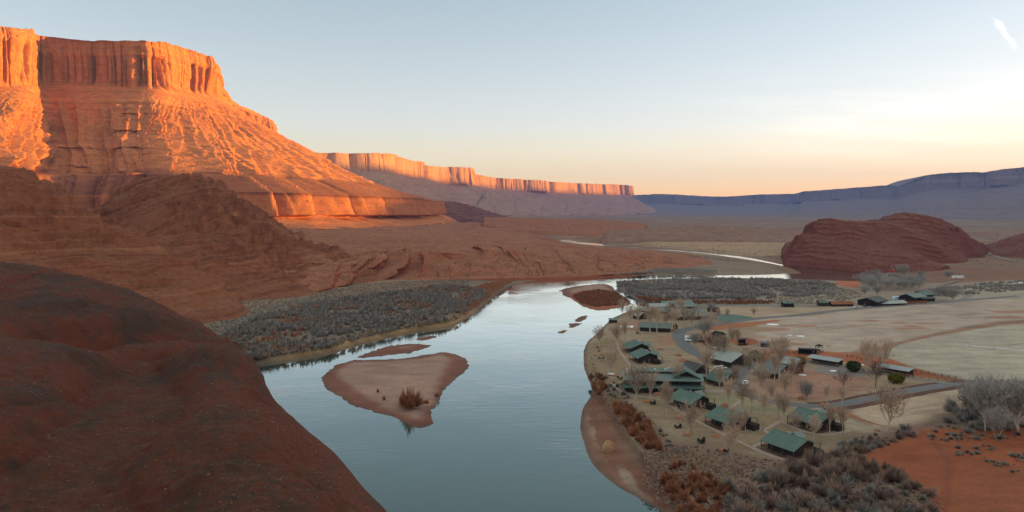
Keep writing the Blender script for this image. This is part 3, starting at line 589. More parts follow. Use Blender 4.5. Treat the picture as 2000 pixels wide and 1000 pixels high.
# left bank
paint([(330, 640), (420, 560), (600, 548), (800, 544), (1000, 542), (1010, 560), (900, 640), (700, 690), (480, 720), (380, 700)], (0.15, 0.115, 0.085), 8)
paint([(300, 640), (360, 590), (470, 562), (640, 556), (800, 546), (900, 548), (760, 570), (600, 582), (450, 610), (380, 650)], (0.22, 0.13, 0.085), 8)
paint([(480, 716), (560, 690), (640, 672), (720, 655), (800, 636), (880, 622), (930, 600), (960, 600), (905, 632), (820, 652), (700, 680), (560, 708)], (0.26, 0.165, 0.085), 3)
# point bar and far bank
paint([(1200, 500), (1330, 498), (1460, 512), (1540, 530), (1480, 536), (1330, 536), (1200, 540), (1180, 530)], (0.19, 0.135, 0.095), 8)
paint([(1180, 468), (1300, 470), (1420, 468), (1520, 470), (1560, 490), (1480, 498), (1380, 488), (1260, 479)], (0.29, 0.185, 0.11), 12)
paint([(1000, 476), (1080, 474), (1200, 486), (1330, 496), (1330, 502), (1180, 496), (1050, 488)], (0.16, 0.13, 0.11), 8)
# brush peninsula and the flat behind the ranch
paint([(1204, 550), (1300, 545), (1500, 545), (1600, 550), (1660, 560), (1640, 600), (1500, 592), (1350, 590), (1270, 592), (1215, 565)], (0.145, 0.12, 0.105), 6)
paint([(1560, 546), (1680, 545), (1780, 550), (1900, 550), (2000, 548), (2000, 580), (1850, 585), (1700, 598), (1560, 600), (1480, 592)], (0.235, 0.18, 0.135), 8)
paint([(1632, 548), (1660, 542), (1680, 546), (1672, 560), (1655, 561)], (0.36, 0.115, 0.06), 3)
paint([(1300, 592), (1480, 592), (1600, 596), (1700, 600), (1640, 606), (1500, 616), (1420, 602)], GREY, 5)
paint([(1385, 600), (1480, 600), (1600, 600), (1720, 598), (1660, 606), (1560, 616), (1470, 622), (1400, 622)], (0.31, 0.225, 0.15), 4)
# big fields
paint([(1400, 636), (1480, 624), (1560, 618), (1700, 602), (1840, 592), (1960, 582), (2200, 570), (2200, 640), (2000, 624), (1820, 652), (1660, 688), (1500, 690), (1440, 670)], (0.34, 0.262, 0.205), 4)
paint([(1850, 590), (1900, 560), (2000, 552), (2300, 550), (2300, 580), (1960, 584)], (0.28, 0.235, 0.17), 6)
paint([(1700, 690), (1830, 656), (2000, 630), (2300, 600), (2400, 740), (2000, 745), (1900, 744), (1800, 722), (1720, 704)], (0.315, 0.27, 0.205), 3)
for q in range(26):
    rng = random.Random(900 + q); cx = rng.uniform(1450, 1990); cy = rng.uniform(600, 690); w = rng.uniform(12, 46); h = rng.uniform(1.0, 2.6)
    if cy < 590 + (1960 - cx) * 0.05 or cy > 640 + (1960 - cx) * 0.09: continue
    paint([(cx - w, cy + h * .4), (cx, cy - h), (cx + w, cy - h * .6), (cx + w * .6, cy + h), (cx - w * .4, cy + h)], (0.27, 0.125, 0.07), 2.5, 0.75, 2.0)
# ranch ground: dry lawn, bare dirt, corral
paint([(1150, 660), (1200, 625), (1290, 600), (1400, 610), (1480, 640), (1460, 690), (1640, 700), (1880, 748), (1760, 790), (1660, 800), (1660, 840), (1560, 900), (1420, 880), (1330, 870), (1230, 780), (1150, 720)], (0.255, 0.185, 0.12), 4)
paint([(1150, 690), (1180, 660), (1230, 670), (1225, 740), (1270, 780), (1400, 800), (1560, 800), (1660, 815), (1640, 850), (1560, 890), (1440, 880), (1340, 850), (1240, 770), (1170, 740)], LAWN, 4)
paint([(1380, 755), (1440, 770), (1520, 795), (1640, 800), (1560, 812), (1400, 800), (1340, 770)], (0.22, 0.19, 0.11), 3)
paint([(1470, 740), (1540, 722), (1640, 724), (1700, 745), (1660, 770), (1580, 785), (1500, 778)], (0.27, 0.145, 0.10), 4)
paint([(1462, 692), (1540, 684), (1640, 688), (1700, 690), (1800, 725), (1880, 744), (1780, 732), (1650, 706), (1560, 702), (1480, 704)], DIRT, 2.5)
paint([(1420, 664), (1460, 660), (1480, 668), (1450, 676)], DIRT, 2)
paint([(1350, 655), (1395, 648), (1400, 660), (1400, 675), (1360, 672)], (0.25, 0.12, 0.07), 2)
paint([(1285, 660), (1320, 660), (1315, 675), (1288, 672)], (0.27, 0.13, 0.08), 3, 0.7)
paint([(1200, 632), (1245, 630), (1250, 642), (1205, 645)], (0.28, 0.15, 0.10), 2)
paint([(1360, 640), (1440, 632), (1520, 626), (1480, 634), (1400, 644)], DIRT, 1.5, 0.8)
# yard fields right of the cabins
paint([(1660, 798), (1760, 778), (1860, 758), (1960, 752), (1980, 775), (1900, 790), (1830, 815), (1760, 835), (1700, 830)], (0.36, 0.265, 0.185), 3)
paint([(1650, 812), (1700, 830), (1752, 838), (1740, 850), (1680, 845), (1640, 830)], (0.29, 0.23, 0.16), 3)
paint_line([(1648, 805), (1690, 822), (1748, 838)], (0.24, 0.085, 0.045), 0.8, 0.6)
# bottom right: sage ground, red dirt, track
paint([(1290, 1000), (1240, 900), (1340, 860), (1450, 885), (1580, 900), (1700, 845), (1800, 830), (1900, 800), (2500, 770), (2900, 900), (2900, 1300), (1400, 1300)], (0.155, 0.098, 0.07), 6)
paint([(1630, 918), (1700, 880), (1780, 848), (1900, 838), (2500, 830), (2900, 1000), (2000, 960), (1960, 900), (1900, 1010), (1830, 1010), (1760, 925)], (0.225, 0.064, 0.028), 4)
paint([(1880, 940), (2000, 915), (2500, 900), (2900, 1300), (1900, 1300), (1830, 1010)], (0.215, 0.066, 0.03), 4)
paint_line([(1800, 840), (1830, 870), (1852, 905), (1850, 950), (1838, 1010), (1820, 1080)], (0.185, 0.055, 0.028), 1.3, 0.8)
paint_line([(1800, 845), (1900, 880), (2000, 880)], (0.22, 0.065, 0.032), 1.0, 0.8)
# right beach
k = sst(-2, 4, sd_beach + wob)[:, None]; C_[:] = C_ * (1 - k) + np.array((0.165, 0.075, 0.048)) * k
k = (sst(-2, 4, sd_beach - 3 + wob) * sst(-0.1, 0.25, fbm2(gx / 7, gy / 22, 4, 520)))[:, None]; C_[:] = C_ * (1 - k) + np.array((0.235, 0.165, 0.125)) * k
# bars
dry = sst(3.5, 11, sd_b + 1.5 * wob)[:, None]
k = sst(-2.5, -0.5, sd_b)[:, None]; C_[:] = C_ * (1 - k) + (np.array((0.165, 0.066, 0.046)) * (1 - dry) + np.array(SAND) * dry) * k
k = (sst(-3, 4, msdf(smooth_poly(P2((1110, 572), (1150, 562), (1195, 570), (1230, 588), (1205, 598), (1170, 602), (1140, 594))), 10)) * 0.85)[:, None]
C_[:] = C_ * (1 - k) + np.array((0.27, 0.085, 0.04)) * k
# damp rim of every bank
k = (sst(-3.5, -0.2, wet_n) * 0.65)[:, None]; C_[:] = C_ * (1 - k) + np.array((0.10, 0.065, 0.045)) * k
# dirt tracks across the fields
for off in (0, 3.2):
    paint_line([(1590, 698 + off), (1660, 690 + off * .9), (1740, 673 + off * .8), (1830, 652 + off * .7), (1930, 635 + off * .6), (2050, 618 + off * .5)], (0.25, 0.115, 0.07), 1.0, 0.8)
paint_line([(1660, 700), (1720, 713), (1800, 731), (1880, 743)], (0.16, 0.08, 0.05), 0.8, 0.6)
paint_line([(1450, 600), (1520, 607), (1600, 614)], (0.28, 0.15, 0.09), 1.2, 1.0)
for q_, w_ in (([(1480, 664), (1600, 646), (1760, 628), (2000, 606)], .8), ([(1500, 640), (1640, 628), (1800, 610)], .7), ([(1760, 700), (1900, 682), (2100, 660)], .9), ([(1800, 716), (1940, 700), (2100, 684)], .8), ([(1690, 812), (1780, 798), (1880, 780)], .5), ([(1700, 822), (1790, 808), (1890, 788)], .5), ([(1330, 690), (1300, 700), (1290, 712)], .7), ([(1560, 640), (1700, 640), (1850, 660)], .7)):
    paint_line(q_, (0.22, 0.15, 0.105), w_, 0.8, 0.45, 0.8)
t = NT('valley_soil'); p = t.pos(); c = t.attr('soil')[0]
n1 = t.noise(p, 0.9, 6, 0.65); n2 = t.noise(t.scale(p, 0.05, 0.11, 0.05), 1.0, 6, 0.65); n3 = t.noise(p, 0.012, 5, 0.6)
c = t.mix(0.7, c, t.ramp(n1, [(0.25, 0.62), (0.5, 1.0), (0.75, 1.3)]), 'MULTIPLY')
c = t.mix(0.8, c, t.ramp(n2, [(0.28, 0.66), (0.5, 1.0), (0.72, 1.28)]), 'MULTIPLY')
c = t.mix(0.6, c, t.ramp(n3, [(0.3, 0.75), (0.7, 1.2)]), 'MULTIPLY')
t.col(c); t.bump(t.math('ADD', n1, t.math('MULTIPLY', n2, 3.0)), 0.35, 0.5)
M['soil'] = t.m
tag(mesh_np("ground", np.stack([gx, gy, gz], -1), grid_faces(*gshape), M['soil'], attrs={'soil': ('FLOAT_COLOR', np.concatenate([C_, np.ones((len(C_), 1))], 1))}), kind='structure')

# ---- river water
t = NT('river_water'); p = t.pos()
t.col((0.026, 0.060, 0.060)); t.b.inputs['Roughness'].default_value = 0.5; t.b.inputs['Specular IOR Level'].default_value = 0.0
rip = t.noise(t.scale(p, 0.25, 1.0, 1.0), 0.45, 4, 0.6); calm = t.ramp(t.noise(p, 0.012, 3), [(0.42, 0.10), (0.6, 1.0)])
sw = t.noise(p, 0.05, 2)
# silvery evening water: the sky's reflection over dark silty water, stronger at a grazing angle
bp = t.n.new('ShaderNodeBump'); bp.inputs['Strength'].default_value = 0.22; bp.inputs['Distance'].default_value = 0.6
t.l.new(t.math('ADD', t.math('MULTIPLY', rip, calm), t.math('MULTIPLY', sw, 0.8)), bp.inputs['Height'])
gl = t.n.new('ShaderNodeBsdfGlossy'); gl.inputs['Roughness'].default_value = 0.05; gl.inputs['Color'].default_value = (0.93, 0.99, 0.985, 1)
fr_n = t.n.new('ShaderNodeFresnel'); fr_n.inputs['IOR'].default_value = 1.36; mx = t.n.new('ShaderNodeMixShader')
for q in (gl, fr_n): t.l.new(bp.outputs[0], q.inputs['Normal'])
t.l.new(t.math('MINIMUM', t.math('MULTIPLY', t.math('POWER', fr_n.outputs[0], 1.3), 3.3), 0.96), mx.inputs[0]); t.l.new(t.b.outputs[0], mx.inputs[1]); t.l.new(gl.outputs[0], mx.inputs[2]); t.l.new(mx.outputs[0], t.out.inputs['Surface'])
M['water'] = t.m
wx = np.array([[-700, 40, 0], [1500, 40, 0], [3200, 4200, 0], [-900, 4200, 0]], float)
tag(mesh_np("river", wx, [[0, 1, 2, 3]], M['water'], smooth=False), kind='structure')
# ------------------------------------------------------------------ mesh collector for built things
class MB:
    def __init__(s): s.v = []; s.f = []
    def add(s, v, f):
        k = len(s.v); s.v += [tuple(q) for q in v]; s.f += [tuple(i + k for i in q) for q in f]; return s
    def box(s, x0, x1, y0, y1, z0, z1):
        v = [(x, y, z) for z in (z0, z1) for y in (y0, y1) for x in (x0, x1)]
        return s.add(v, [(0, 2, 3, 1), (4, 5, 7, 6), (0, 1, 5, 4), (2, 6, 7, 3), (0, 4, 6, 2), (1, 3, 7, 5)])
    def prism(s, poly, axis, a, b):
        """extrude a 2-D outline along an axis from a to b"""
        n = len(poly); mk = {'x': lambda p, t: (t, p[0], p[1]), 'y': lambda p, t: (p[0], t, p[1]), 'z': lambda p, t: (p[0], p[1], t)}[axis]
        v = [mk(p, a) for p in poly] + [mk(p, b) for p in poly]
        return s.add(v, [tuple(range(n))[::-1], tuple(range(n, 2 * n))] + [(i, (i + 1) % n, n + (i + 1) % n, n + i) for i in range(n)])
    def tube(s, p, q, r0, r1=None, n=6):
        p = Vector(p); q = Vector(q); r1 = r0 if r1 is None else r1; d = (q - p).normalized()
        u = d.orthogonal().normalized(); w = d.cross(u); v = []
        for c, r in ((p, r0), (q, r1)):
            v += [tuple(c + (u * math.cos(2 * math.pi * i / n) + w * math.sin(2 * math.pi * i / n)) * r) for i in range(n)]
        return s.add(v, [(i, (i + 1) % n, n + (i + 1) % n, n + i) for i in range(n)] + [tuple(range(n))[::-1], tuple(range(n, 2 * n))])
    def wheel(s, x, y, z, r, w):
        return s.tube((x, y - w / 2, z), (x, y + w / 2, z), r, r, 14)
    def build(s, name, mat, parent=None, smooth=False):
        me = bpy.data.meshes.new(name); me.from_pydata(s.v, [], s.f); me.update()
        if smooth: me.polygons.foreach_set('use_smooth', [True] * len(me.polygons))
        if mat: me.materials.append(mat)
        return link(bpy.data.objects.new(name, me), parent)
def slope_slab(m, x0, x1, y0, z0, y1, z1, th):
    """roof plane from (y0,z0) to (y1,z1)"""
    return m.prism([(y0, z0), (y1, z1), (y1, z1 - th), (y0, z0 - th)], 'x', x0, x1)

def roof_mat(name, c, rib=2.2, dirt=0.25):
    t = NT(name); p = t.obj(); x, y, z = t.sep(p)
    w = t.math('SINE', t.math('MULTIPLY', x, 6.283 * rib)); n = t.noise(p, 0.35, 5, 0.6); n2 = t.noise(t.scale(p, 1.5, 0.25, 0.25), 1.0, 4)
    k = t.mix(n, tuple(v * (1 - dirt) for v in c), tuple(v * (1 + dirt) for v in c))
    t.col(t.mix(t.math('MULTIPLY', t.ramp(n2, [(0.45, 0), (0.75, 1)]), 0.35), k, tuple(v * 1.35 + 0.02 for v in c)))
    t.b.inputs['Roughness'].default_value = 0.62; t.b.inputs['Specular IOR Level'].default_value = 0.2; t.bump(t.ramp(w, [(0.85, 0.0), (1.0, 1.0)]), 0.4, 0.05)
    return t.m
M['roof_green'] = roof_mat('green_metal_roof', (0.070, 0.115, 0.096))
M['roof_teal'] = roof_mat('weathered_green_roof', (0.125, 0.16, 0.145))
M['roof_grey'] = roof_mat('pale_grey_metal_roof', (0.26, 0.28, 0.26))
M['roof_dark'] = roof_mat('dark_shingle_roof', (0.055, 0.055, 0.055))
M['roof_sheet'] = roof_mat('silver_grey_sheet', (0.24, 0.265, 0.26))
M['wall_dark'] = plain('dark_stained_timber', (0.035, 0.024, 0.018), 0.8, 0.35, 2.0)
M['wall_brown'] = plain('brown_timber_wall', (0.10, 0.055, 0.035), 0.8, 0.3, 2.0)
M['wall_red'] = plain('red_brown_board', (0.20, 0.07, 0.035), 0.85, 0.3, 2.0)
M['glass'] = plain('dark_window_glass', (0.02, 0.028, 0.034), 0.12, 0.1, 1.0, 0.6)
M['post'] = plain('weathered_post_wood', (0.12, 0.075, 0.05), 0.85, 0.3, 3.0)
M['stone'] = plain('tan_stone_wall', (0.30, 0.21, 0.15), 0.9, 0.35, 3.0)
M['white'] = plain('white_vehicle_paint', (0.78, 0.78, 0.78), 0.3, 0.04, 2.0, 0.5)
M['blue_white'] = plain('pale_blue_white_paint', (0.62, 0.70, 0.84), 0.35, 0.08, 2.0, 0.5)
M['dark_paint'] = plain('dark_blue_vehicle_paint', (0.03, 0.04, 0.06), 0.3, 0.1, 2.0, 0.5)
M['silver'] = plain('silver_vehicle_paint', (0.42, 0.44, 0.46), 0.3, 0.06, 2.0, 0.5)
M['red_paint'] = plain('red_vehicle_paint', (0.42, 0.03, 0.02), 0.35, 0.1, 2.0, 0.5)
M['tyre'] = plain('black_rubber', (0.02, 0.02, 0.02), 0.8, 0.2, 4.0)
M['black'] = plain('black_painted_wood', (0.014, 0.014, 0.016), 0.6, 0.3, 4.0)
M['vent'] = plain('pale_metal_vent', (0.5, 0.5, 0.48), 0.5, 0.1, 2.0)
M['boulder'] = rock_mat('orange_boulder', (0.24, 0.10, 0.05), (0.34, 0.15, 0.08), (0.42, 0.24, 0.14), (0.34, 0.16, 0.09), strata=1.5, streak=0.8, bscale=2.0, bump=0.15)
M['boulder_tan'] = rock_mat('tan_boulder', (0.26, 0.15, 0.08), (0.34, 0.20, 0.105), (0.38, 0.25, 0.15), (0.35, 0.21, 0.12), strata=0.5, streak=0.4, bscale=1.0, bump=0.2)
M['asphalt'] = (lambda t: (t.col(t.mix(t.noise(t.pos(), 0.15, 5), (0.105, 0.105, 0.108), (0.16, 0.155, 0.155))), t.bump(t.noise(t.pos(), 4, 3), 0.2, 0.03), t.m)[-1])(NT('worn_asphalt'))
M['path'] = (lambda t: (t.col(t.mix(t.noise(t.pos(), 0.8, 5), (0.27, 0.19, 0.15), (0.36, 0.27, 0.22))), t.m)[-1])(NT('pinkish_concrete'))
M['mulch'] = (lambda t: (t.col(t.mix(t.noise(t.pos(), 1.2, 5), (0.065, 0.028, 0.022), (0.12, 0.055, 0.04))), t.m)[-1])(NT('dark_red_mulch'))
M['gravel'] = (lambda t: (t.col(t.mix(t.noise(t.pos(), 0.6, 6), (0.15, 0.12, 0.11), (0.24, 0.2, 0.18))), t.m)[-1])(NT('grey_gravel'))
M['pond'] = plain('green_pond_surface', (0.055, 0.105, 0.08), 0.6, 0.2, 0.1, 0.1)

def twig_mat(name, a, b, sc=0.4):
    t = NT(name); oi = t.n.new('ShaderNodeObjectInfo'); n = t.noise(t.obj(), sc, 3)
    c = t.mix(n, a, b); v = t.math('MULTIPLY_ADD', oi.outputs['Random'], 0.5, 0.75)
    t.col(t.mix(1.0, c, t.comb(v, v, v), 'MULTIPLY')); t.b.inputs['Specular IOR Level'].default_value = 0.05
    return t.m
M['bark'] = twig_mat('pale_bark', (0.36, 0.29, 0.24), (0.50, 0.43, 0.36))
M['twig_tan'] = twig_mat('bare_tan_twigs', (0.36, 0.26, 0.19), (0.52, 0.40, 0.31))
M['twig_grey'] = twig_mat('bare_grey_twigs', (0.25, 0.23, 0.21), (0.40, 0.375, 0.345))
M['twig_dark'] = twig_mat('bare_purple_brown_twigs', (0.12, 0.085, 0.07), (0.2, 0.15, 0.125))
M['sage'] = twig_mat('grey_green_sage', (0.19, 0.165, 0.13), (0.32, 0.285, 0.225), 0.8)
M['mauve'] = twig_mat('mauve_brown_brush', (0.19, 0.12, 0.092), (0.33, 0.23, 0.18), 0.8)
M['rust'] = twig_mat('rust_orange_willow', (0.24, 0.09, 0.045), (0.36, 0.165, 0.09), 0.8)
M['straw'] = twig_mat('straw_yellow_reeds', (0.26, 0.175, 0.095), (0.40, 0.295, 0.18), 0.8)
M['dark_brush'] = twig_mat('dark_blue_grey_brush', (0.20, 0.175, 0.155), (0.33, 0.295, 0.26), 0.8)
M['scrub'] = twig_mat('olive_scrub', (0.05, 0.05, 0.032), (0.09, 0.085, 0.055), 0.8)
M['evergreen'] = twig_mat('dark_evergreen', (0.022, 0.036, 0.012), (0.05, 0.075, 0.022), 1.2)
M['gold_green'] = twig_mat('olive_gold_evergreen', (0.085, 0.075, 0.012), (0.16, 0.135, 0.022), 1.2)

# ------------------------------------------------------------------ plants
def blades(rng, n, r, h, up=0.6, w=0.12, dome=1.0, base=0.25):
    """a twiggy bush: many thin blades fanning out of its base; returns verts, faces"""
    az = rng.uniform(0, 2 * np.pi, n); el = np.arcsin(np.clip(rng.uniform(0, 1, n) ** up, 0, 1)); L = rng.uniform(0.3, 1.0, n) ** .7 * (0.72 + 0.28 * np.sin(az * 2 + rng.uniform(0, 6)) + 0.22 * np.sin(az * 5 + rng.uniform(0, 6)) * np.cos(el))
    tip = np.stack([np.cos(az) * np.cos(el) * r * L, np.sin(az) * np.cos(el) * r * L, (0.12 + np.sin(el) * dome) * h * L], -1)
    b = tip * rng.uniform(0.05, 0.55, n)[:, None]; b[:, 2] *= base / 0.25 * 0.8
    side = np.cross(tip - b, rng.normal(size=(n, 3))); side /= np.maximum(np.linalg.norm(side, axis=1, keepdims=True), 1e-6); ww = (w * rng.uniform(0.6, 1.5, n))[:, None]
    mid = (b + tip) * 0.55
    V = np.stack([b, mid - side * ww, tip, mid + side * ww], 1).reshape(-1, 3)
    return V, np.arange(4 * n).reshape(-1, 4)
def mass(name, spots, protos, mat, label, cat, rng):
    """one mesh for a thicket nobody could count: spots (x,y,z,scale)"""
    VV, FF, k = [], [], 0
    which = rng.integers(0, len(protos), len(spots)); ang = rng.uniform(0, 6.283, len(spots))
    for i, (pv, pf) in enumerate(protos):
        q = spots[which == i]; a = ang[which == i]
        if not len(q): continue
        c, s_ = np.cos(a)[:, None], np.sin(a)[:, None]; sc = q[:, 3][:, None]
        x = (pv[None, :, 0] * c - pv[None, :, 1] * s_) * sc + q[:, 0][:, None]; y = (pv[None, :, 0] * s_ + pv[None, :, 1] * c) * sc + q[:, 1][:, None]; z = pv[None, :, 2] * sc + q[:, 2][:, None]
        VV.append(np.stack([x, y, z], -1).reshape(-1, 3)); FF.append((pf[None] + (np.arange(len(q)) * len(pv))[:, None, None]).reshape(-1, 4) + k); k += len(q) * len(pv)
    return tag(mesh_np(name, np.concatenate(VV), np.concatenate(FF), mat, smooth=False), label, cat, kind='stuff')

def tree_arrays(seed, H=14.0, spread=0.42, up=0.75, n_limb=7, twig=1500, tw=0.045, low=0.18, trunks=1):
    """bare tree: tapered trunk(s), rising limbs, forked branches, fine twigs -> (trunk verts, faces), (crown verts, faces)"""
    rng = random.Random(seed); tv, tf, cv, cf = [], [], [], []
    def prism(V, Fc, p, q, r0, r1, n):
        d = (q - p); 
        if d.length < 1e-6: return
        d.normalize(); u = d.orthogonal().normalized(); w = d.cross(u); k = len(V)
        for c, r in ((p, r0), (q, r1)):
            for i in range(n):
                a = 2 * math.pi * i / n; V.append(c + (u * math.cos(a) + w * math.sin(a)) * r)
        for i in range(n): Fc.append((k + i, k + (i + 1) % n, k + n + (i + 1) % n, k + n + i))
    tips = []
    def grow(p, d, L, r, depth, V, Fc):
        n = 6 if depth == 0 else 4 if depth == 1 else 3; seg = 3 if depth < 2 else 2
        for j in range(seg):
            q = p + d * (L / seg); r1 = r * (0.86 if depth == 0 else 0.72); prism(V, Fc, p, q, r, r1, n); p = q; r = r1
            d = (d + Vector((rng.gauss(0, .12), rng.gauss(0, .12), 0.10 * up))).normalized()
            if depth >= 1 and depth < 3:
                for _ in range(2 if depth == 1 else 1):
                    e = (d + Vector((rng.gauss(0, .5), rng.gauss(0, .5), rng.gauss(.15, .25))) * (1.0 if depth == 1 else 1.3)).normalized()
                    grow(p, e, L * rng.uniform(.4, .62), r * .6, depth + 1, cv, cf)
            if depth >= 2: tips.append((p.copy(), d.copy()))
        if depth >= 1 and depth < 3:
            for _ in range(2):
                e = (d + Vector((rng.gauss(0, .35), rng.gauss(0, .35), .2))).normalized(); grow(p, e, L * rng.uniform(.5, .7), r * .7, depth + 1, cv, cf)
        return p, d, r
    for tk in range(trunks):
        o = Vector((rng.gauss(0, .35), rng.gauss(0, .35), -0.2)) if trunks > 1 else Vector((0, 0, -0.2)); r = H * 0.019 / (trunks ** .3)
        d = Vector((rng.gauss(0, .06), rng.gauss(0, .06), 1)) if trunks == 1 else Vector((rng.gauss(0, .22), rng.gauss(0, .22), 1)); d.normalize()
        h0 = H * low; p, d2, r2 = grow(o, d, h0 + 0.2, r, 0, tv, tf)
        for i in range(n_limb):
            a = i * 2.4 + rng.uniform(-.4, .4); t = i / max(1, n_limb - 1); tilt = spread * rng.uniform(.55, 1.2) * (1.15 - .85 * t)
            e = Vector((math.cos(a) * tilt, math.sin(a) * tilt, up)).normalized()
            grow(p + d2 * (t * H * 0.10), e, H * rng.uniform(.26, .36) * (1 - .15 * t), r2 * .62, 1, tv if i < 3 else cv, tf if i < 3 else cf)
    for i in range(twig):
        p, d = tips[rng.randrange(len(tips))]; e = (d + Vector((rng.gauss(0, .45), rng.gauss(0, .45), rng.gauss(.25, .3)))).normalized(); L = H * rng.uniform(.035, .10)
        q = p + e * L; u = e.orthogonal().normalized(); u.rotate(Matrix.Rotation(rng.uniform(0, 6.28), 3, e)); k = len(cv); w = tw * H / 14 * rng.uniform(.7, 1.4)
        cv += [p - u * w, p + u * w, q]; cf.append((k, k + 1, k + 2))
    return (tv, tf), (cv, cf)
def tree_proto(seed, name, twig_m, bark_m, **kw):
    (tv, tf), (cv, cf) = tree_arrays(seed, **kw); zmax = max(v.z for v in cv)
    m1 = bpy.data.meshes.new('trunk'); m1.from_pydata([tuple(v / zmax) for v in tv], [], tf); m1.materials.append(bark_m)
    m2 = bpy.data.meshes.new('crown'); m2.from_pydata([tuple(v / zmax) for v in cv], [], cf); m2.materials.append(twig_m)
    return name, m1, m2
def plant_tree(proto, loc, h, label, cat='tree', group=None, rz=0.0, wide=1.0):
    """a tree thing: Empty at its foot, trunk and crown as parts (meshes shared between copies)"""
    name, m1, m2 = proto; e = empty(name, loc, rz, label, cat, group); e.scale = (h * wide, h * wide, h)
    link(bpy.data.objects.new('trunk', m1), e); link(bpy.data.objects.new('crown', m2), e)
    return e
# ------------------------------------------------------------------ roads and paths
ZG = 3.0
def ribbon(name, pts, w, mat, z=ZG + 0.06, n=8, th=0.0, kind='structure', taper=None):
    P = catmull(np.array([G2(px, py, ZG) for px, py in pts]), len(pts) * n); T = np.gradient(P, axis=0); T /= np.linalg.norm(T, axis=1, keepdims=True); N = np.stack([-T[:, 1], T[:, 0]], -1)
    ww = (np.full(len(P), w) if taper is None else np.interp(np.linspace(0, 1, len(P)), np.linspace(0, 1, len(taper)), taper))[:, None] * (1 + 0.08 * noise2(P[:, 0] / 6, P[:, 1] / 6, 71))[:, None]
    V = np.concatenate([np.c_[P - N * ww / 2, np.full(len(P), z)], np.c_[P - N * ww * 0.25, np.full(len(P), z + 0.04)], np.c_[P + N * ww * 0.25, np.full(len(P), z + 0.04)], np.c_[P + N * ww / 2, np.full(len(P), z)]])
    n_ = len(P); i = np.arange(n_ - 1); Fq = np.concatenate([np.stack([k * n_ + i, k * n_ + i + 1, (k + 1) * n_ + i + 1, (k + 1) * n_ + i], -1) for k in range(3)])
    return tag(mesh_np(name, V, Fq[:, ::-1], mat), kind=kind)
DRIVE = [(2060, 752), (1960, 749), (1900, 749), (1850, 752), (1780, 763), (1700, 779), (1640, 790), (1590, 793), (1540, 789), (1500, 782), (1462, 769), (1440, 752), (1428, 730), (1405, 708), (1376, 696), (1348, 683), (1330, 666), (1326, 652), (1345, 642), (1400, 633), (1480, 622), (1550, 616), (1640, 606), (1750, 597), (1830, 590), (1900, 585), (1990, 578)]
ribbon("driveway_verge", [(2060, 752), (1960, 750), (1900, 750), (1850, 753), (1780, 764), (1700, 780), (1640, 791), (1590, 794)], 13, M['mulch'], ZG + 0.02)
ribbon("driveway", DRIVE, 7.0, M['asphalt'], ZG + 0.10, taper=[6.5, 6.5, 6.5, 6.5, 7, 8, 9, 9, 8, 7, 6.5, 6.5, 7])
ribbon("parking_apron", [(1425, 742), (1438, 722), (1455, 715), (1490, 709), (1530, 704)], 13, M['asphalt'], ZG + 0.07)
ribbon("parking_apron", [(1600, 728), (1640, 724), (1668, 722)], 26, M['gravel'], ZG + 0.05, taper=[6, 28, 20])
ribbon("farm_lane", [(1570, 706), (1640, 716), (1720, 729), (1800, 741), (1860, 750)], 5, M['gravel'], ZG + 0.08)
ribbon("barn_road", [(1700, 598), (1760, 580), (1800, 566), (1840, 556), (1870, 548)], 5, M['gravel'], ZG + 0.05)
ribbon("side_track", [(1840, 592), (1880, 585), (1900, 570), (1912, 556)], 6, M['gravel'], ZG + 0.05)
def path(*pts, w=1.7, z=ZG + 0.09): ribbon("path", list(pts), w, M['path'], z)
path((1196, 749), (1215, 766), (1252, 775), (1290, 781), (1305, 789), (1340, 812), (1372, 828), (1408, 846), (1440, 861), (1468, 874))
path((1468, 874), (1500, 888), (1530, 897), (1552, 898), (1580, 888), w=2.4, z=ZG + 0.085)
path((1468, 874), (1482, 868), (1494, 862))
path((1408, 846), (1440, 843), (1490, 839), (1500, 836), (1522, 825), (1530, 823)); path((1488, 838), (1504, 848)); path((1490, 839), (1470, 827), (1460, 822))
path((1340, 803), (1370, 801), (1400, 799), (1403, 794), (1390, 787)); path((1425, 799), (1442, 786), (1456, 777), z=ZG + 0.08)
path((1530, 823), (1545, 832), (1572, 843), (1606, 849), (1638, 846), (1660, 840), w=2.4, z=ZG + 0.085)
path((1660, 840), (1648, 833), (1638, 829)); path((1599, 797), (1598, 803), (1599, 808), w=2.6)
path((1233, 718), (1222, 702), (1212, 688), (1206, 676), (1205, 664)); path((1226, 718), (1238, 722)); path((1285, 713), (1298, 716)); path((1290, 697), (1340, 697))
path((1230, 716), (1220, 726), (1217, 734), z=ZG + 0.085)
path((1377, 764), (1410, 764), (1440, 764), w=4.5, z=ZG + 0.045)
path((1200, 740), (1190, 734), (1192, 728)); path((1180, 648), (1200, 632), (1222, 620), w=1.4)
ribbon("highway", [(2080, 523), (2000, 513), (1965, 507), (1942, 500), (1933, 494), (1936, 489), (1950, 484), (1962, 480)], 9, M['gravel'], ZG + 0.6)
for q in ([(1495, 868), (1530, 890), (1556, 893)], [(1382, 822), (1412, 838), (1470, 834)], [(1312, 787), (1345, 800), (1390, 794)], [(1545, 825), (1580, 842), (1640, 835)]):
    ribbon("planting_bed", q, 4.0, M['mulch'], ZG + 0.05)

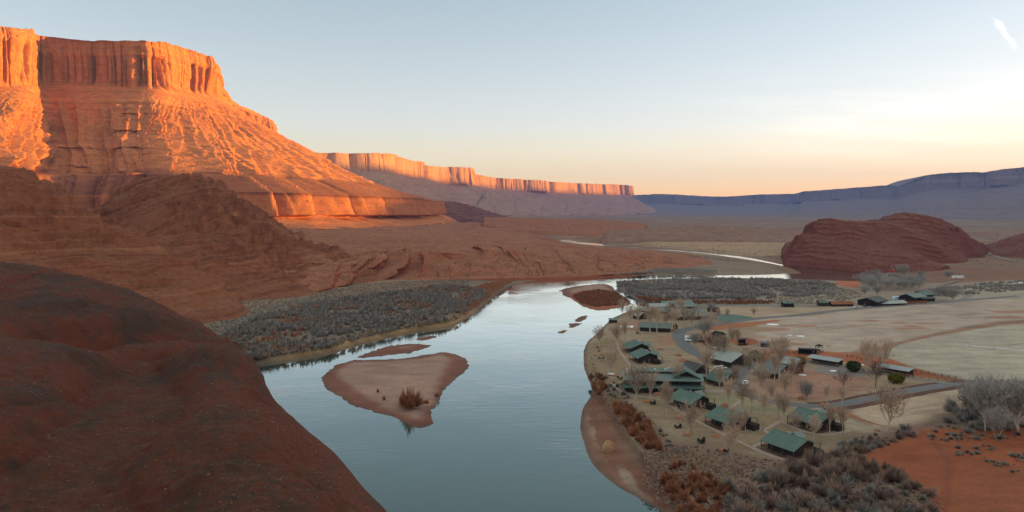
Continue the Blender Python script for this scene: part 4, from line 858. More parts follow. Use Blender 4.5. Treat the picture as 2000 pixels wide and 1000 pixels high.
# ------------------------------------------------------------------ buildings
def place(o, px, py, rz, z=ZG, zr=None):
    x, y, _ = G(px, py, z if zr is None else z + zr); o.location = (x, y, z); o.rotation_euler = (0, 0, R(rz)); return o
def tile(m, x, y, z, w, h, face, d=0.06):
    """window/door panel set proud of a wall whose outward direction is face"""
    if face in ('-y', '+y'):
        s = -1 if face == '-y' else 1; return m.box(x - w / 2, x + w / 2, min(y, y + s * d), max(y, y + s * d), z, z + h)
    s = -1 if face == '-x' else 1; return m.box(min(x, x + s * d), max(x, x + s * d), y - w / 2, y + w / 2, z, z + h)
def guest_cabin(label, group):
    e = empty("guest_cabin", label=label, cat="cabin", group=group)
    MB().prism([(-4.6, .3), (4.6, .3), (4.6, 3.75), (0, 5.55), (-4.6, 3.85)], 'x', -5.6, 5.6).build("wall", M['wall_dark'], e)
    MB().box(-6.6, 6.8, -7.0, 7.0, -0.1, .28).build("deck", M['post'], e)
    r = MB(); slope_slab(r, -6.8, 6.8, -7.4, 3.15, 0, 5.95, .16); slope_slab(r, -6.8, 6.8, 0, 5.95, 3.7, 4.45, .16); ro = r.build("roof", M['roof_green'], e)
    MB().box(-6.8, 6.8, -.18, .18, 5.93, 6.02).build("ridge_cap", M['roof_teal'], ro)
    for vx in (-1.6, -0.9): MB().tube((vx, 1.0, 5.4), (vx, 1.0, 6.3), .12).build("vent", M['vent'], ro)
    r = MB(); slope_slab(r, -6.6, 6.6, 3.72, 4.42, 7.6, 3.25, .14); r.build("porch_roof", M['roof_green'], e)
    r = MB(); r.prism([(-2.6, 4.1), (0, 5.5), (2.6, 4.1), (2.6, 3.95), (-2.6, 3.95)], 'y', 3.2, 7.3)
    o = r.build("cross_roof", M['roof_teal'], e); o.location = (-1.4, 0, 0)
    for sx in (-6.4, -2.1, 2.1, 6.4): MB().box(sx - .1, sx + .1, -7.05, -6.85, .28, 3.2).build("post", M['post'], e)
    for sx in (-6.3, 6.3): MB().box(sx - .1, sx + .1, 7.0, 7.2, .28, 3.35).build("post", M['post'], e)
    for x in (-4.2, -1.4, 1.4, 4.2):
        f = tile(MB(), x, -4.6, .75, 1.7, 1.9, '-y').build("window", M['wall_brown'], e); tile(MB(), x, -4.66, .87, 1.46, 1.66, '-y', .03).build("pane", M['glass'], f)
    for y in (-2.4, 2.4):
        f = tile(MB(), 5.6, y, .9, 1.3, 1.5, '+x').build("window", M['wall_brown'], e); tile(MB(), 5.66, y, 1.0, 1.1, 1.3, '+x', .03).build("pane", M['glass'], f)
    f = tile(MB(), 5.6, 0, .3, 1.0, 2.1, '+x').build("door", M['wall_red'], e); MB().tube((5.7, .35, 1.3), (5.78, .35, 1.3), .05).build("handle", M['vent'], f)
    MB().box(5.65, 9.2, 1.6, 5.0, -.1, 2.3).build("storage_lean_to", M['wall_dark'], e)
    return e
GC = "guest cabins with green metal roofs"
cab = guest_cabin("green roofed dark cabin nearest the grey brush, lowest of the four lawn cabins", GC); place(cab, 1544, 863, -59, zr=3.2)
for px, py, rz, lb in ((1590, 816, -59, "green roofed dark cabin beside the driveway bend, rightmost of the lawn cabins"), (1428, 815, -59, "green roofed dark cabin on the lawn between the nearest cabin and the lodge side cabin"), (1350, 778, -59, "green roofed dark cabin right below the long lodge, with a big pale tree in front"),
                       (1261, 694, -80, "green roofed cabin beyond the lodge with its dark gable end facing the lodge"), (1246, 676, -82, "green roofed cabin farthest up the river lawn, behind another green gable")):
    c = copy_tree(cab); c['label'] = lb; place(c, px, py, rz, zr=3.2)

def gable_house(name, label, cat, px, py, rz, L, Wd, hw, hr, roof, wall, over=.8, wins=3, doors=1, group=None, porch=0, chimney=False, zr=0.0, ends=True):
    e = empty(name, label=label, cat=cat, group=group); h = Wd / 2; k = (hr - hw) / h
    MB().prism([(-h, 0), (h, 0), (h, hw), (0, hr - .12), (-h, hw)], 'x', -L / 2, L / 2).build("wall", wall, e)
    r = MB(); a = h + over
    for s in (-1, 1): slope_slab(r, -L / 2 - over, L / 2 + over, s * a, hw - k * over + .08, 0, hr + .08, .14)
    ro = r.build("roof", roof, e); MB().box(-L / 2 - over, L / 2 + over, -.15, .15, hr + .05, hr + .14).build("ridge_cap", roof, ro)
    if chimney: MB().box(-.35, .35, .6, 1.3, hr - .8, hr + .9).build("chimney", M['stone'], ro)
    for s, fc in ((-1, '-y'), (1, '+y')):
        for i in range(wins):
            x = -L / 2 + L * (i + .5) / wins; f = tile(MB(), x, s * h, hw * .35, min(1.4, L / wins * .6), hw * .38, fc).build("window", M['post'], e)
            tile(MB(), x, s * (h + .06), hw * .35 + .08, min(1.4, L / wins * .6) - .16, hw * .38 - .16, fc, .03).build("pane", M['glass'], f)
    if ends:
        for s, fc in ((-1, '-x'), (1, '+x')):
            f = tile(MB(), s * L / 2, Wd * .12, .02, 1.1, 2.1, fc).build("door", M['wall_red'], e); MB().tube((s * (L / 2 + .06), Wd * .12 + .35, 1.1), (s * (L / 2 + .14), Wd * .12 + .35, 1.1), .05).build("handle", M['vent'], f)
    if porch:
        r = MB(); slope_slab(r, -L / 2, L / 2, -h - porch, hw * .72, -h, hw * .98, .12); r.build("porch_roof", roof, e)
        for i in range(4): x = -L / 2 + .3 + (L - .6) * i / 3; MB().box(x - .09, x + .09, -h - porch + .1, -h - porch + .28, 0, hw * .72).build("post", M['post'], e)
    return place(e, px, py, rz, zr=zr)

# the lodge
lo = empty("lodge", label="long two storey lodge with dark glass walls and green roofs by the river lawn", cat="lodge")
MB().box(-17, 17, -5, 7, 0, 3.3).build("lower_wall", M['wall_dark'], lo); MB().box(-16.4, 16.6, -4.6, 6.6, 3.3, 6.5).build("upper_wall", M['wall_dark'], lo)
r = MB(); slope_slab(r, -18.5, 18, -8.4, 3.1, -4.6, 3.9, .18); r.build("porch_roof", M['roof_green'], lo)
r = MB(); slope_slab(r, -18.4, 17.6, -7.2, 6.15, -1.6, 8.2, .2); ro = r.build("roof", M['roof_teal'], lo)
MB().box(-13.5, 10, -1.58, 7.4, 7.1, 8.75).build("raised_roof", M['roof_green'], lo); MB().box(-13.8, 10.2, -1.85, -1.58, 8.1, 8.95).build("parapet", M['wall_dark'], lo)
r = MB()
for s in (-1, 1): r.prism([(10 + s * 6.4, 6.9), (10, 10.2), (10, 10.0), (10 + s * 6.4, 6.7)], 'y', -5.5, 8)
r.build("cross_gable_roof", M['roof_green'], lo); MB().prism([(4.6, 6.6), (15.4, 6.6), (10, 9.7)], 'y', -3.6, 7).build("gable_wall", M['wall_dark'], lo)
r = MB(); slope_slab(r, -18.4, -13.6, -1.6, 8.1, 7.6, 6.4, .18); r.build("end_roof", M['roof_teal'], lo)
for i in range(11):
    x = -14.6 + i * 2.9; f = tile(MB(), x, -4.6, 3.9, 2.5, 2.2, '-y').build("window", M['wall_brown'], lo); tile(MB(), x, -4.66, 4.0, 2.3, 2.0, '-y', .03).build("pane", M['glass'], f)
for i in range(9):
    x = -15 + i * 3.7; f = tile(MB(), x, -5, .5, 2.4, 2.2, '-y').build("window", M['wall_brown'], lo); tile(MB(), x, -5.06, .6, 2.2, 2.0, '-y', .03).build("pane", M['glass'], f)
for i in range(10): x = -18 + i * 3.9; MB().box(x - .12, x + .12, -8.2, -7.96, 0, 3.1).build("post", M['post'], lo)
for x, y in ((-11, 3), (-7.5, 3.5), (-3, 2), (1.5, 1), (3.2, 3), (6.4, 2)): MB().box(x - .4, x + .4, y - .4, y + .4, 8.75, 9.5 + (x > 0) * .3).build("vent", M['vent'], lo)
MB().box(-18.6, 18, -9.5, -5, -.1, .3).build("terrace", M['stone'], lo)
place(lo, 1293, 762, -4, zr=0)
gable_house("lodge_annex", "dark grey roofed annex behind the right end of the lodge", "annex", 1357, 731, -62, 10, 9, 3.6, 6.0, M['roof_dark'], M['wall_dark'], wins=2)
gable_house("covered_walk", "low green roofed walkway between the lodge and the small green office", "walkway", 1388, 744, -4, 13, 3.2, 2.6, 3.3, M['roof_teal'], M['wall_dark'], .5, wins=4)
gable_house("office", "small green roofed office with brown gable end next to the parking", "office", 1411, 737, -59, 9, 9.5, 3.4, 5.8, M['roof_green'], M['wall_brown'], 1.0, wins=2, zr=3, porch=2)
gable_house("lodge_pavilion", "little green roofed pavilion between the lodge and the cabin below it", "pavilion", 1338, 764, -10, 9, 5, 2.7, 3.9, M['roof_teal'], M['wall_dark'], .7, wins=2)
gable_house("grey_barn", "broad pale grey roofed barn beside the dark round bush", "barn", 1428, 698, -55, 13, 18, 3.6, 6.6, M['roof_grey'], M['wall_dark'], 1.0, wins=3, zr=3.5)
gable_house("grey_house", "grey green roofed house half hidden by bare trees", "house", 1512, 720, -52, 12, 13, 3.4, 6.0, M['roof_teal'], M['wall_brown'], .9, wins=3, zr=3, porch=2)
gable_house("tall_house", "tall narrow house with a pale grey roof behind the grey green house", "house", 1546, 711, -52, 8, 9, 5.2, 7.6, M['roof_grey'], M['wall_brown'], .8, wins=3, zr=4, chimney=True)
NC = "green roofed cabins along the upper river bank"
gable_house("river_cabin", "dark cabin with pale green roof above the white river mats", "cabin", 1280, 640, -15, 20, 9, 3.2, 5.4, M['roof_teal'], M['wall_dark'], 1, wins=5, group=NC, zr=2)
gable_house("river_cabin", "steep fronted dark cabin with white gable trim at the upper bank row's near end", "cabin", 1250, 617, -65, 7.7, 7.7, 3.06, 5.12, M['roof_grey'], M['wall_dark'], 1, wins=3, group=NC, zr=2)
gable_house("river_cabin", "grey green cabin between the white trimmed gable and the red decked cabin", "cabin", 1266, 607, -55, 9.8, 8.4, 2.89, 4.80, M['roof_teal'], M['wall_dark'], 1, wins=3, group=NC, zr=2)
gable_house("river_cabin", "cabin with grey stepped roof behind the red decked cabin", "cabin", 1285, 598, 14, 16.8, 7.7, 2.72, 4.48, M['roof_grey'], M['wall_dark'], 1, wins=5, group=NC, zr=2)
gable_house("river_cabin", "green roofed cabin with a red brown deck in the upper bank row", "cabin", 1294, 606, 14, 15.4, 8.4, 2.72, 4.64, M['roof_green'], M['wall_red'], 1, wins=5, group=NC, zr=2, porch=2.5)
gable_house("river_cabin", "long thin roofed cabin at the back of the upper bank row", "cabin", 1320, 592, 16, 28.0, 7.0, 2.72, 4.32, M['roof_teal'], M['wall_dark'], 1, wins=8, group=NC, zr=2)
gable_house("river_cabin", "far end cabin of the upper bank row with brown posts", "cabin", 1334, 597, 16, 18.2, 7.7, 2.89, 4.32, M['roof_teal'], M['wall_dark'], 1, wins=6, group=NC, zr=2, porch=3)
gable_house("round_hall", "grey green roofed hall hidden in bare trees beside the green pond", "hall", 1343, 621, 10, 26, 18, 3.2, 7.0, M['roof_teal'], M['wall_brown'], 1.2, wins=6)
HS = "small huts"
gable_house("river_hut", "tiny dark hut with green roof on the river bank", "hut", 1197, 630, 0, 5.5, 4.5, 2.4, 3.2, M['roof_teal'], M['wall_dark'], .4, wins=1, group=HS)
gable_house("pond_hut", "little dark hut beside the far edge of the green pond", "hut", 1393, 609, 5, 8, 6, 2.6, 3.6, M['wall_dark'], M['wall_dark'], .4, wins=2, group=HS)
gable_house("field_shed", "lone black shed with green roof in the open grey field", "shed", 1538, 599, 0, 9, 6, 3.4, 4.4, M['roof_green'], M['black'], .5, wins=0, group=HS)
gable_house("field_shed", "small shed with green roof left of the red brown stable", "shed", 1606, 597, 0, 7, 6, 3.0, 4.2, M['roof_green'], M['wall_dark'], .5, wins=1, group=HS)
gable_house("yard_shed", "dark open sided tall shed next to the white truck", "shed", 1404, 664, -60, 6, 6, 4.0, 5.4, M['wall_dark'], M['wall_dark'], .5, wins=1, group=HS)
gable_house("field_shed", "blue grey shed at the corral fence", "shed", 1495, 677, -10, 5, 4, 2.4, 3.0, M['dark_paint'], M['dark_paint'], .3, wins=0, group=HS)
FB = "barns at the far edge of the field"
gable_house("far_barn", "low red brown stable at the left end of the far barns", "barn", 1642, 597, 5, 18.6, 7.4, 2.21, 3.68, M['wall_red'], M['wall_dark'], 1, wins=5, group=FB)
gable_house("far_barn", "big black barn with a grey roof and shed front, left of the pale blue trailers", "barn", 1704, 595, 38, 21.1, 16.1, 4.25, 6.88, M['roof_dark'], M['black'], 1, wins=4, group=FB)
gable_house("far_barn", "long low white posted barn before the big black barn", "barn", 1738, 595, 12, 26.0, 6.2, 2.55, 3.68, M['roof_grey'], M['wall_brown'], 1, wins=9, group=FB, porch=3)
gable_house("far_barn", "dark barn with green grey roof right of the pale blue trailers", "barn", 1782, 587, 30, 18.6, 13.6, 4.25, 6.72, M['roof_teal'], M['black'], 1, wins=3, group=FB)
gable_house("far_barn", "rearmost barn with teal roof at the right end of the far barns", "barn", 1802, 583, 32, 16.1, 11.2, 4.59, 7.04, M['roof_green'], M['black'], 1, wins=3, group=FB)
gable_house("far_barn", "small black lean-to barn at the road end of the far barns", "barn", 1808, 588, 10, 13.6, 6.2, 2.89, 3.68, M['roof_dark'], M['black'], .6, wins=2, group=FB)
for px, lb in ((1766, "long red brown fence wall left of the far barn gate"), (1790, "long red brown fence wall right of the far barn gate")):
    e = empty("board_wall", label=lb, cat="wall"); MB().box(-11, 11, -.15, .15, 0, 2.2).build("board", M['wall_red'], e)
    for i in range(5): MB().box(-11 + i * 5.4, -10.7 + i * 5.4, -.35, -.16, 0, 2.4).build("post", M['post'], e)
    place(e, px, 594 - (px - 1766) * .06, 12)
# sheet roofed horse shelters
def shelter(label, a, b, depth, ang=None):
    A = Vector(G(*a)); B = Vector(G(*b)); L = (B - A).length; e = empty("horse_shelter", tuple((A + B) / 2), math.atan2(B.y - A.y, B.x - A.x), label, "shelter", "long sheet roofed shelters")
    r = MB(); slope_slab(r, -L / 2, L / 2, -depth / 2, 2.9, depth / 2, 3.6, .15); r.build("roof", M['roof_sheet'], e)
    n = max(4, int(L / 5))
    for i in range(n + 1):
        x = -L / 2 + .3 + (L - .6) * i / n
        for y, h in ((-depth / 2 + .3, 2.85), (depth / 2 - .3, 3.4)): MB().box(x - .1, x + .1, y - .1, y + .1, 0, h).build("post", M['post'], e)
    MB().box(-L / 2 + .2, L / 2 - .2, depth / 2 - .6, depth / 2 - .45, .2, 2.6).build("back_wall", M['wall_brown'], e)
shelter("long flat grey sheet roof left of the round dark green tree", (1580, 706), (1642, 716), 7)
shelter("flat grey sheet roof right of the round dark green tree, behind bare trees", (1715, 724), (1780, 735), 7)
def canopy(label, px, py, w, d, h, rz=0):
    e = empty("livestock_shelter", label=label, cat="shelter"); MB().box(-w / 2, w / 2, -d / 2, d / 2, h, h + .15).build("roof", M['black'], e); MB().box(-w / 2, w / 2, d / 2 - .15, d / 2, 0, h).build("back_wall", M['black'], e)
    for sx in (-1, 1): MB().box(sx * w / 2 - .12, sx * w / 2 + .12, -d / 2, -d / 2 + .2, 0, h).build("post", M['black'], e)
    place(e, px, py, rz)
canopy("black open fronted livestock shelter in the red corral", 1578, 692, 10, 4, 3.2, -14)
canopy("black square canopy over picnic tables on the tan lot", 1451, 671, 5, 4.5, 2.9, 0)
pt = empty("picnic_table", label="dark picnic table under the black canopy", cat="table", group="picnic tables"); MB().box(-1, 1, -.4, .4, .7, .76).build("tabletop", M['black'], pt)
for s in (-1, 1): MB().box(-1, 1, s * .75 - .14, s * .75 + .14, .42, .47).build("bench_seat", M['black'], pt); MB().box(s * .7 - .06, s * .7 + .06, -.8, .8, 0, .7).build("leg", M['black'], pt)
place(pt, 1447, 674, 0)
for px, py in ((1443, 674.5), (1452, 674.5), (1456, 673)): c = copy_tree(pt); c['label'] = "dark picnic table at the edge of the black canopy"; place(c, px, py, 10)
pt['label'] = "dark picnic table at the edge of the black canopy"
# pond, mats
o = mesh_np("pond", np.c_[smooth_poly(P2((1378, 618), (1388, 613), (1430, 614), (1472, 621), (1460, 626), (1420, 628), (1395, 625)), 3), np.full(21, ZG + .12)], [list(range(21))], M['pond'], smooth=False); tag(o, kind='structure')
for pts, lb in (([(1206, 639), (1215, 635.5), (1222, 636), (1217, 639.5)], "white ground mat on the red bank, nearer the river"), ([(1219, 639.5), (1224, 636), (1238, 636.5), (1236, 639.8)], "longer white ground mat on the red bank, nearer the dark cabin")):
    q = [G(x, y, ZG + .05)[:2] for x, y in pts]; tag(MB().prism(q, 'z', ZG + .02, ZG + .12).build("ground_mat", M['white']), lb, "mat")
for (px, py, w, lb) in ((1508, 634, 9, "white sheet lying on the red strip at the field's left edge"), (1564, 657, 6, "white sheet lying in the middle of the grey field"), (1543, 655.5, 3.5, "small white sheet left of another in the grey field"), (1628, 712 - 2, 4, "white cover left of the round dark green tree"), (1656 + 25, 714 - 1, 4, "white cover right of the round dark green tree"), (1628, 725, 4, "small white cover on the gravel lot"), (1567, 733, 4, "white cover in the yard below the tall house")):
    x, y, z = G(px, py); rr_ = random.Random(int(px)); poly = [(x + w * (.5 + .12 * rr_.uniform(-1, 1)) * math.cos(a), y + w * .3 * math.sin(a) * rr_.uniform(.7, 1.2)) for a in [i * .7 for i in range(9)]]
    tag(MB().prism(poly, 'z', ZG + .01, ZG + .3).build("ground_sheet", M['white']), lb, "sheet")
ip = empty("irrigation_line", label="white wheeled irrigation line crossing the pale right hand field", cat="irrigation line"); A = Vector(G(1886, 677, ZG)); B = Vector(G(2030, 690, ZG)); ip.location = A; L = (B - A).length; ip.rotation_euler = (0, 0, math.atan2(B.y - A.y, B.x - A.x))
MB().tube((0, 0, .9), (L, 0, .9), .14).build("pipe", M['white'], ip)
for i in range(int(L / 12)): MB().tube((i * 12 + 2, -.06, .9), (i * 12 + 2, .06, .9), .9, .9, 14).build("wheel", M['silver'], ip)

# ------------------------------------------------------------------ fences
def fence(label, pts, mat, h=1.3, gap=3.0, rails=3):
    P = [Vector(G(*p)) for p in pts]; e = empty("rail_fence", tuple(P[0]), 0, label, "fence", "ranch rail fences"); o = P[0]; r = MB(); n = 0; pm = None
    for a, b in zip(P[:-1], P[1:]):
        L = (b - a).length; k = max(1, int(L / gap))
        for z in [h * (i + 1) / (rails + .3) for i in range(rails)]: r.tube(a - o + Vector((0, 0, z)), b - o + Vector((0, 0, z)), .05, .05, 4)
        for i in range(k):
            if n >= 95: break
            q = a + (b - a) * (i / k) - o
            if pm is None: po = MB().box(-.09, .09, -.09, .09, 0, h + .15).build("post", mat, e); pm = po
            else: po = pm.copy(); COL.objects.link(po)
            po.location = q; n += 1
    r.build("rails", mat, e)
fence("wooden rail fence along the farm lane below the grey sheet roofs", [(1570, 702), (1640, 716), (1720, 732), (1800, 741), (1880, 749)], M['wall_brown'], 1.6)
fence("dark rail fence between the red corral and the pale right field", [(1655, 697), (1720, 712), (1800, 729), (1880, 742)], M['wall_dark'], 1.4)
fence("rail fence along the back of the tan lot by the picnic canopy", [(1452, 684), (1480, 678), (1500, 672)], M['post'])
fence("dark pipe fence round the livestock shelter", [(1555, 688), (1590, 694), (1608, 688), (1580, 682)], M['wall_dark'])
fence("dark low fence beside the corral's far edge", [(1475, 694), (1530, 691), (1570, 690)], M['wall_dark'])
# ------------------------------------------------------------------ vehicles
def vehicle(name, label, cat, paint, px, py, rz, kind, group=None):
    e = empty(name, label=label, cat=cat, group=group); w = 1.0
    if kind == 'pickup':
        b = MB(); b.prism([(-2.7, .55), (2.7, .55), (2.75, 1.0), (2.6, 1.15), (1.35, 1.22), (.75, 1.85), (-.75, 1.88), (-.95, 1.2), (-2.7, 1.18)], 'y', -.95, .95); b.build("body", paint, e)
        MB().box(-2.55, -1.05, -.78, .78, 1.15, 1.2).build("cargo_bed", M['black'], e); wz = (.7, 1.3, -.65, 1.28)
        g = [(-.68, 1.3), (1.15, 1.3), (.7, 1.78), (-.66, 1.8)]; xs = (-1.75, 1.75); r_ = .42
    elif kind == 'car':
        b = MB(); b.prism([(-2.2, .4), (2.2, .4), (2.25, .8), (1.2, .95), (.55, 1.5), (-1.1, 1.52), (-1.9, 1.0), (-2.25, .95)], 'y', -.9, .9); b.build("body", paint, e)
        g = [(-1.75, 1.0), (1.0, 1.0), (.5, 1.44), (-1.08, 1.46)]; xs = (-1.4, 1.4); r_ = .34
    elif kind == 'van':
        b = MB(); b.prism([(-2.9, .5), (2.8, .5), (2.9, 1.1), (2.2, 1.35), (1.7, 2.35), (-2.8, 2.4), (-2.95, 2.2)], 'y', -1.0, 1.0); b.build("body", paint, e)
        g = [(.2, 1.4), (2.1, 1.4), (1.68, 2.1), (.2, 2.1)]; xs = (-1.9, 1.9); r_ = .4
    else:
        b = MB(); b.prism([(-4.2, .6), (3.6, .6), (3.7, 1.4), (3.5, 2.6), (4.0, 2.7), (3.9, 3.3), (-4.1, 3.35), (-4.3, 3.0)], 'y', -1.2, 1.2); b.build("body", paint, e)
        g = [(-3.2, 1.9), (3.2, 1.9), (3.2, 2.5), (-3.2, 2.5)]; xs = (-2.2, 2.3); r_ = .45
    wy = {'rv': 1.2, 'van': 1.0, 'car': .9}.get(kind, .95)
    for s in (-1, 1): MB().prism(g, 'y', s * wy, s * (wy + .02)).build("side_window", M['glass'], e)
    if kind in ('pickup', 'car'):
        fr_ = [(1.32, 1.24), (.78, 1.82)] if kind == 'pickup' else [(1.18, .97), (.57, 1.47)]
        MB().add([(fr_[0][0] + .02, -.8, fr_[0][1] + .02), (fr_[0][0] + .02, .8, fr_[0][1] + .02), (fr_[1][0] + .02, .75, fr_[1][1] + .02), (fr_[1][0] + .02, -.75, fr_[1][1] + .02)], [(0, 1, 2, 3)]).build("windscreen", M['glass'], e)
    for x in xs:
        for s in (-1, 1): MB().wheel(x, s * (wy - .08), r_, r_, .24).build("wheel", M['tyre'], e)
    for s in (-1, 1): MB().box(2.2 if kind == 'car' else 2.72 if kind == 'pickup' else 2.86 if kind == 'van' else 3.68, 2.28 if kind == 'car' else 2.8 if kind == 'pickup' else 2.95 if kind == 'van' else 3.76, s * .65 - .15, s * .65 + .15, .7, .88).build("headlight", M['vent'], e)
    return place(e, px, py, rz)
vehicle("pickup_truck", "white pickup truck parked on the driveway beside the office", "pickup truck", M['white'], 1456, 751, -125, 'pickup')
vehicle("parked_car", "white car parked behind the small green office, left one", "car", M['white'], 1403, 721, -20, 'car'); vehicle("parked_car", "white car parked behind the small green office, right one", "car", M['white'], 1411, 720, -20, 'car')
vehicle("motorhome", "white motorhome by the bend of the gravel drive", "motorhome", M['white'], 1351, 667, -15, 'rv'); vehicle("box_truck", "small white van behind the white motorhome", "van", M['white'], 1354, 663, -10, 'van')
vehicle("utility_vehicle", "white utility truck below the dark open shed", "truck", M['white'], 1391, 681, -70, 'pickup'); vehicle("parked_car", "white car under the dark open sided shed", "car", M['silver'], 1404, 667, -70, 'car')
for px, py, lb, m_, k_ in ((1752, 586, "pale blue white trailer left of two at the far barns", 'blue_white', 'rv'), (1764, 586, "pale blue white trailer right of two at the far barns", 'blue_white', 'rv'), (1690, 599, "dark blue car on the grass before the big black barn", 'dark_paint', 'car'),
                           (1671, 602, "small grey cart on the grass left of the dark blue car", 'silver', 'car'), (1866, 544, "white trailer left of two below the maroon butte", 'white', 'rv'), (1876, 544, "white trailer right of two below the maroon butte", 'white', 'rv'), (1995, 555, "white van alone far out by the right edge", 'white', 'van'), (1370, 668, "dark grey car right of the white motorhome", 'dark_paint', 'car')):
    vehicle("trailer" if k_ == 'rv' else "parked_car", lb, "trailer" if k_ == 'rv' else "car", M[m_], px, py, 12, k_)
vehicle("parked_truck", "red truck under the round tree below the butte", "truck", M['red_paint'], 1743, 532, 5, 'rv'); vehicle("parked_car", "white car half hidden by the big grey trees at the right edge", "car", M['white'], 1996, 776, 40, 'car')
vehicle("dark_cart", "dark cart parked just below the white pickup", "cart", M['dark_paint'], 1452, 756, 10, 'car')
# ------------------------------------------------------------------ lawn chairs
def chair():
    e = empty("lawn_chair", cat="chair"); MB().prism([(-.35, .38), (.35, .30), (.35, .26), (-.35, .34)], 'y', -.38, .38).build("seat", M['black'], e) ; MB().prism([(-.35, .34), (-.62, 1.15), (-.56, 1.16), (-.28, .36)], 'y', -.36, .36).build("backrest", M['black'], e)
    for s in (-1, 1): MB().box(-.4, .4, s * .4 - .05, s * .4 + .05, .55, .6).build("armrest", M['black'], e); MB().box(.28, .36, s * .38 - .05, s * .38 + .05, 0, .55).build("leg", M['black'], e); MB().box(-.42, -.34, s * .38 - .05, s * .38 + .05, 0, .5).build("leg", M['black'], e)
    return e
ch0 = chair(); first = [True]
def chairs(label, spots, group, sc=1.25):
    for i, (px, py) in enumerate(spots):
        c = ch0 if first[0] else copy_tree(ch0); first[0] = False; c['label'] = label; c['group'] = group; place(c, px, py, 40 + 100 * i); c.scale = (sc,) * 3
chairs("black lawn chair in the group by the river below the lodge's far lawn", [(1171, 701), (1175, 701), (1179, 701)], "chairs by the river"); chairs("black lawn chair on the lawn below the lodge end", [(1273, 790), (1276, 788), (1278, 790)], "chairs below the lodge")
chairs("black lawn chair near the orange boulder at mid lawn", [(1321, 836), (1325, 836), (1328, 835.5)], "chairs at mid lawn"); chairs("black lawn chair in the circle nearest the rusty brush", [(1366, 863), (1370, 862), (1374, 862), (1369, 866), (1373, 866)], "chairs near the brush")
chairs("black lawn chair under the big bare tree above the grey brush", [(1417, 884), (1420, 882)], "chairs under the tree"); chairs("black chair in the rows on the lodge's river terrace", [(1208 + i * 4.2, 739 + (i % 2) * 2.2 + i * .1) for i in range(5)] + [(1213 + i * 5, 752 + i * 3.4) for i in range(6)], "chairs on the terrace")
chairs("black lawn chair on the far river lawn", [(1168, 681), (1170, 687), (1244, 652), (1249, 652.5)], "chairs on the far lawn")
# ------------------------------------------------------------------ boulders
def boulder(label, px, py, w, h, mat, seed, z=ZG, group=None):
    n, m_ = 22, 12; th = np.linspace(0, 2 * np.pi, n, endpoint=False); ph = np.linspace(0.02, np.pi / 2 + .35, m_); T, Ph = np.meshgrid(th, ph); d = np.stack([np.sin(Ph) * np.cos(T), np.sin(Ph) * np.sin(T), np.cos(Ph)], -1)
    r = 1 + .38 * fbm3(d[..., 0] * 1.6 + seed, d[..., 1] * 1.6, d[..., 2] * 1.6, 3, seed); r = np.round(r * 7) / 7 * .4 + r * .6; V = d * r[..., None] * np.array([w / 2, w * .38, h]); i = np.arange(m_ - 1)[:, None] * n + np.arange(n)[None]; j = np.arange(m_ - 1)[:, None] * n + (np.arange(n) + 1)[None] % n
    o = mesh_np("boulder", V.reshape(-1, 3), np.stack([i, j + 0, j + n, i + n], -1).reshape(-1, 4)[:, ::-1], mat); x, y, _ = G(px, py, z); o.location = (x, y, z - .1); tag(o, label, "boulder", group)
boulder("big tan yellow rock on the red beach", 1187, 878, 4.6, 3.0, M['boulder_tan'], 3, 1.0)
for q, (px, py, w, lb) in enumerate(((1327, 817, 3.2, "orange boulder on mid lawn above the black chairs"), (1399, 853, 2.8, "orange boulder below the middle lawn cabin"), (1343, 850, 2.8, "pinkish boulder on the lawn left of the big bare tree"), (1265, 786, 3.4, "orange boulder beside the chairs below the lodge end"), (1283, 772, 4.0, "orange boulder in the bed before the lodge"), (1413, 880, 2.6, "small orange boulder by the chairs under the big tree"),
                                     (1416, 795, 4.0, "orange boulder at the path above the middle lawn cabin"), (1448, 772, 4.0, "orange boulder where the path meets the driveway"), (1606, 793, 3.6, "orange boulder on the driveway verge above the right cabin"), (1630, 804, 4.4, "flat orange boulder behind the right lawn cabin"), (1178, 706, 3.0, "red boulder by the river chairs"), (1176, 693, 3.4, "red boulder above the river chairs"),
                                     (1325, 695, 4, "red boulder left of the drive, upper one"), (1335, 706, 5, "dark red boulder left of the drive, lower one"), (1290, 683, 3, "small red rock pile behind the far cabins"), (1564, 779, 3.4, "red boulder under the whitish tree by the drive"), (1478, 720, 3.6, "red mound at the edge of the parking"), (1714, 842, 2.4, "orange rock at the end of the dirt strip"))):
    boulder(lb, px, py, w, w * .4, M['boulder'], 20 + q, ZG, "orange boulders round the ranch")
fp = empty("fire_pit", label="round stone fire pit with white rim at the lodge's river lawn", cat="fire pit"); MB().tube((0, 0, 0), (0, 0, .9), 2.0, 1.7, 16).build("ring", M['boulder'], fp); MB().tube((0, 0, .9), (0, 0, 1.05), 1.75, 1.75, 16).build("rim", M['vent'], fp); place(fp, 1194, 734, 0)
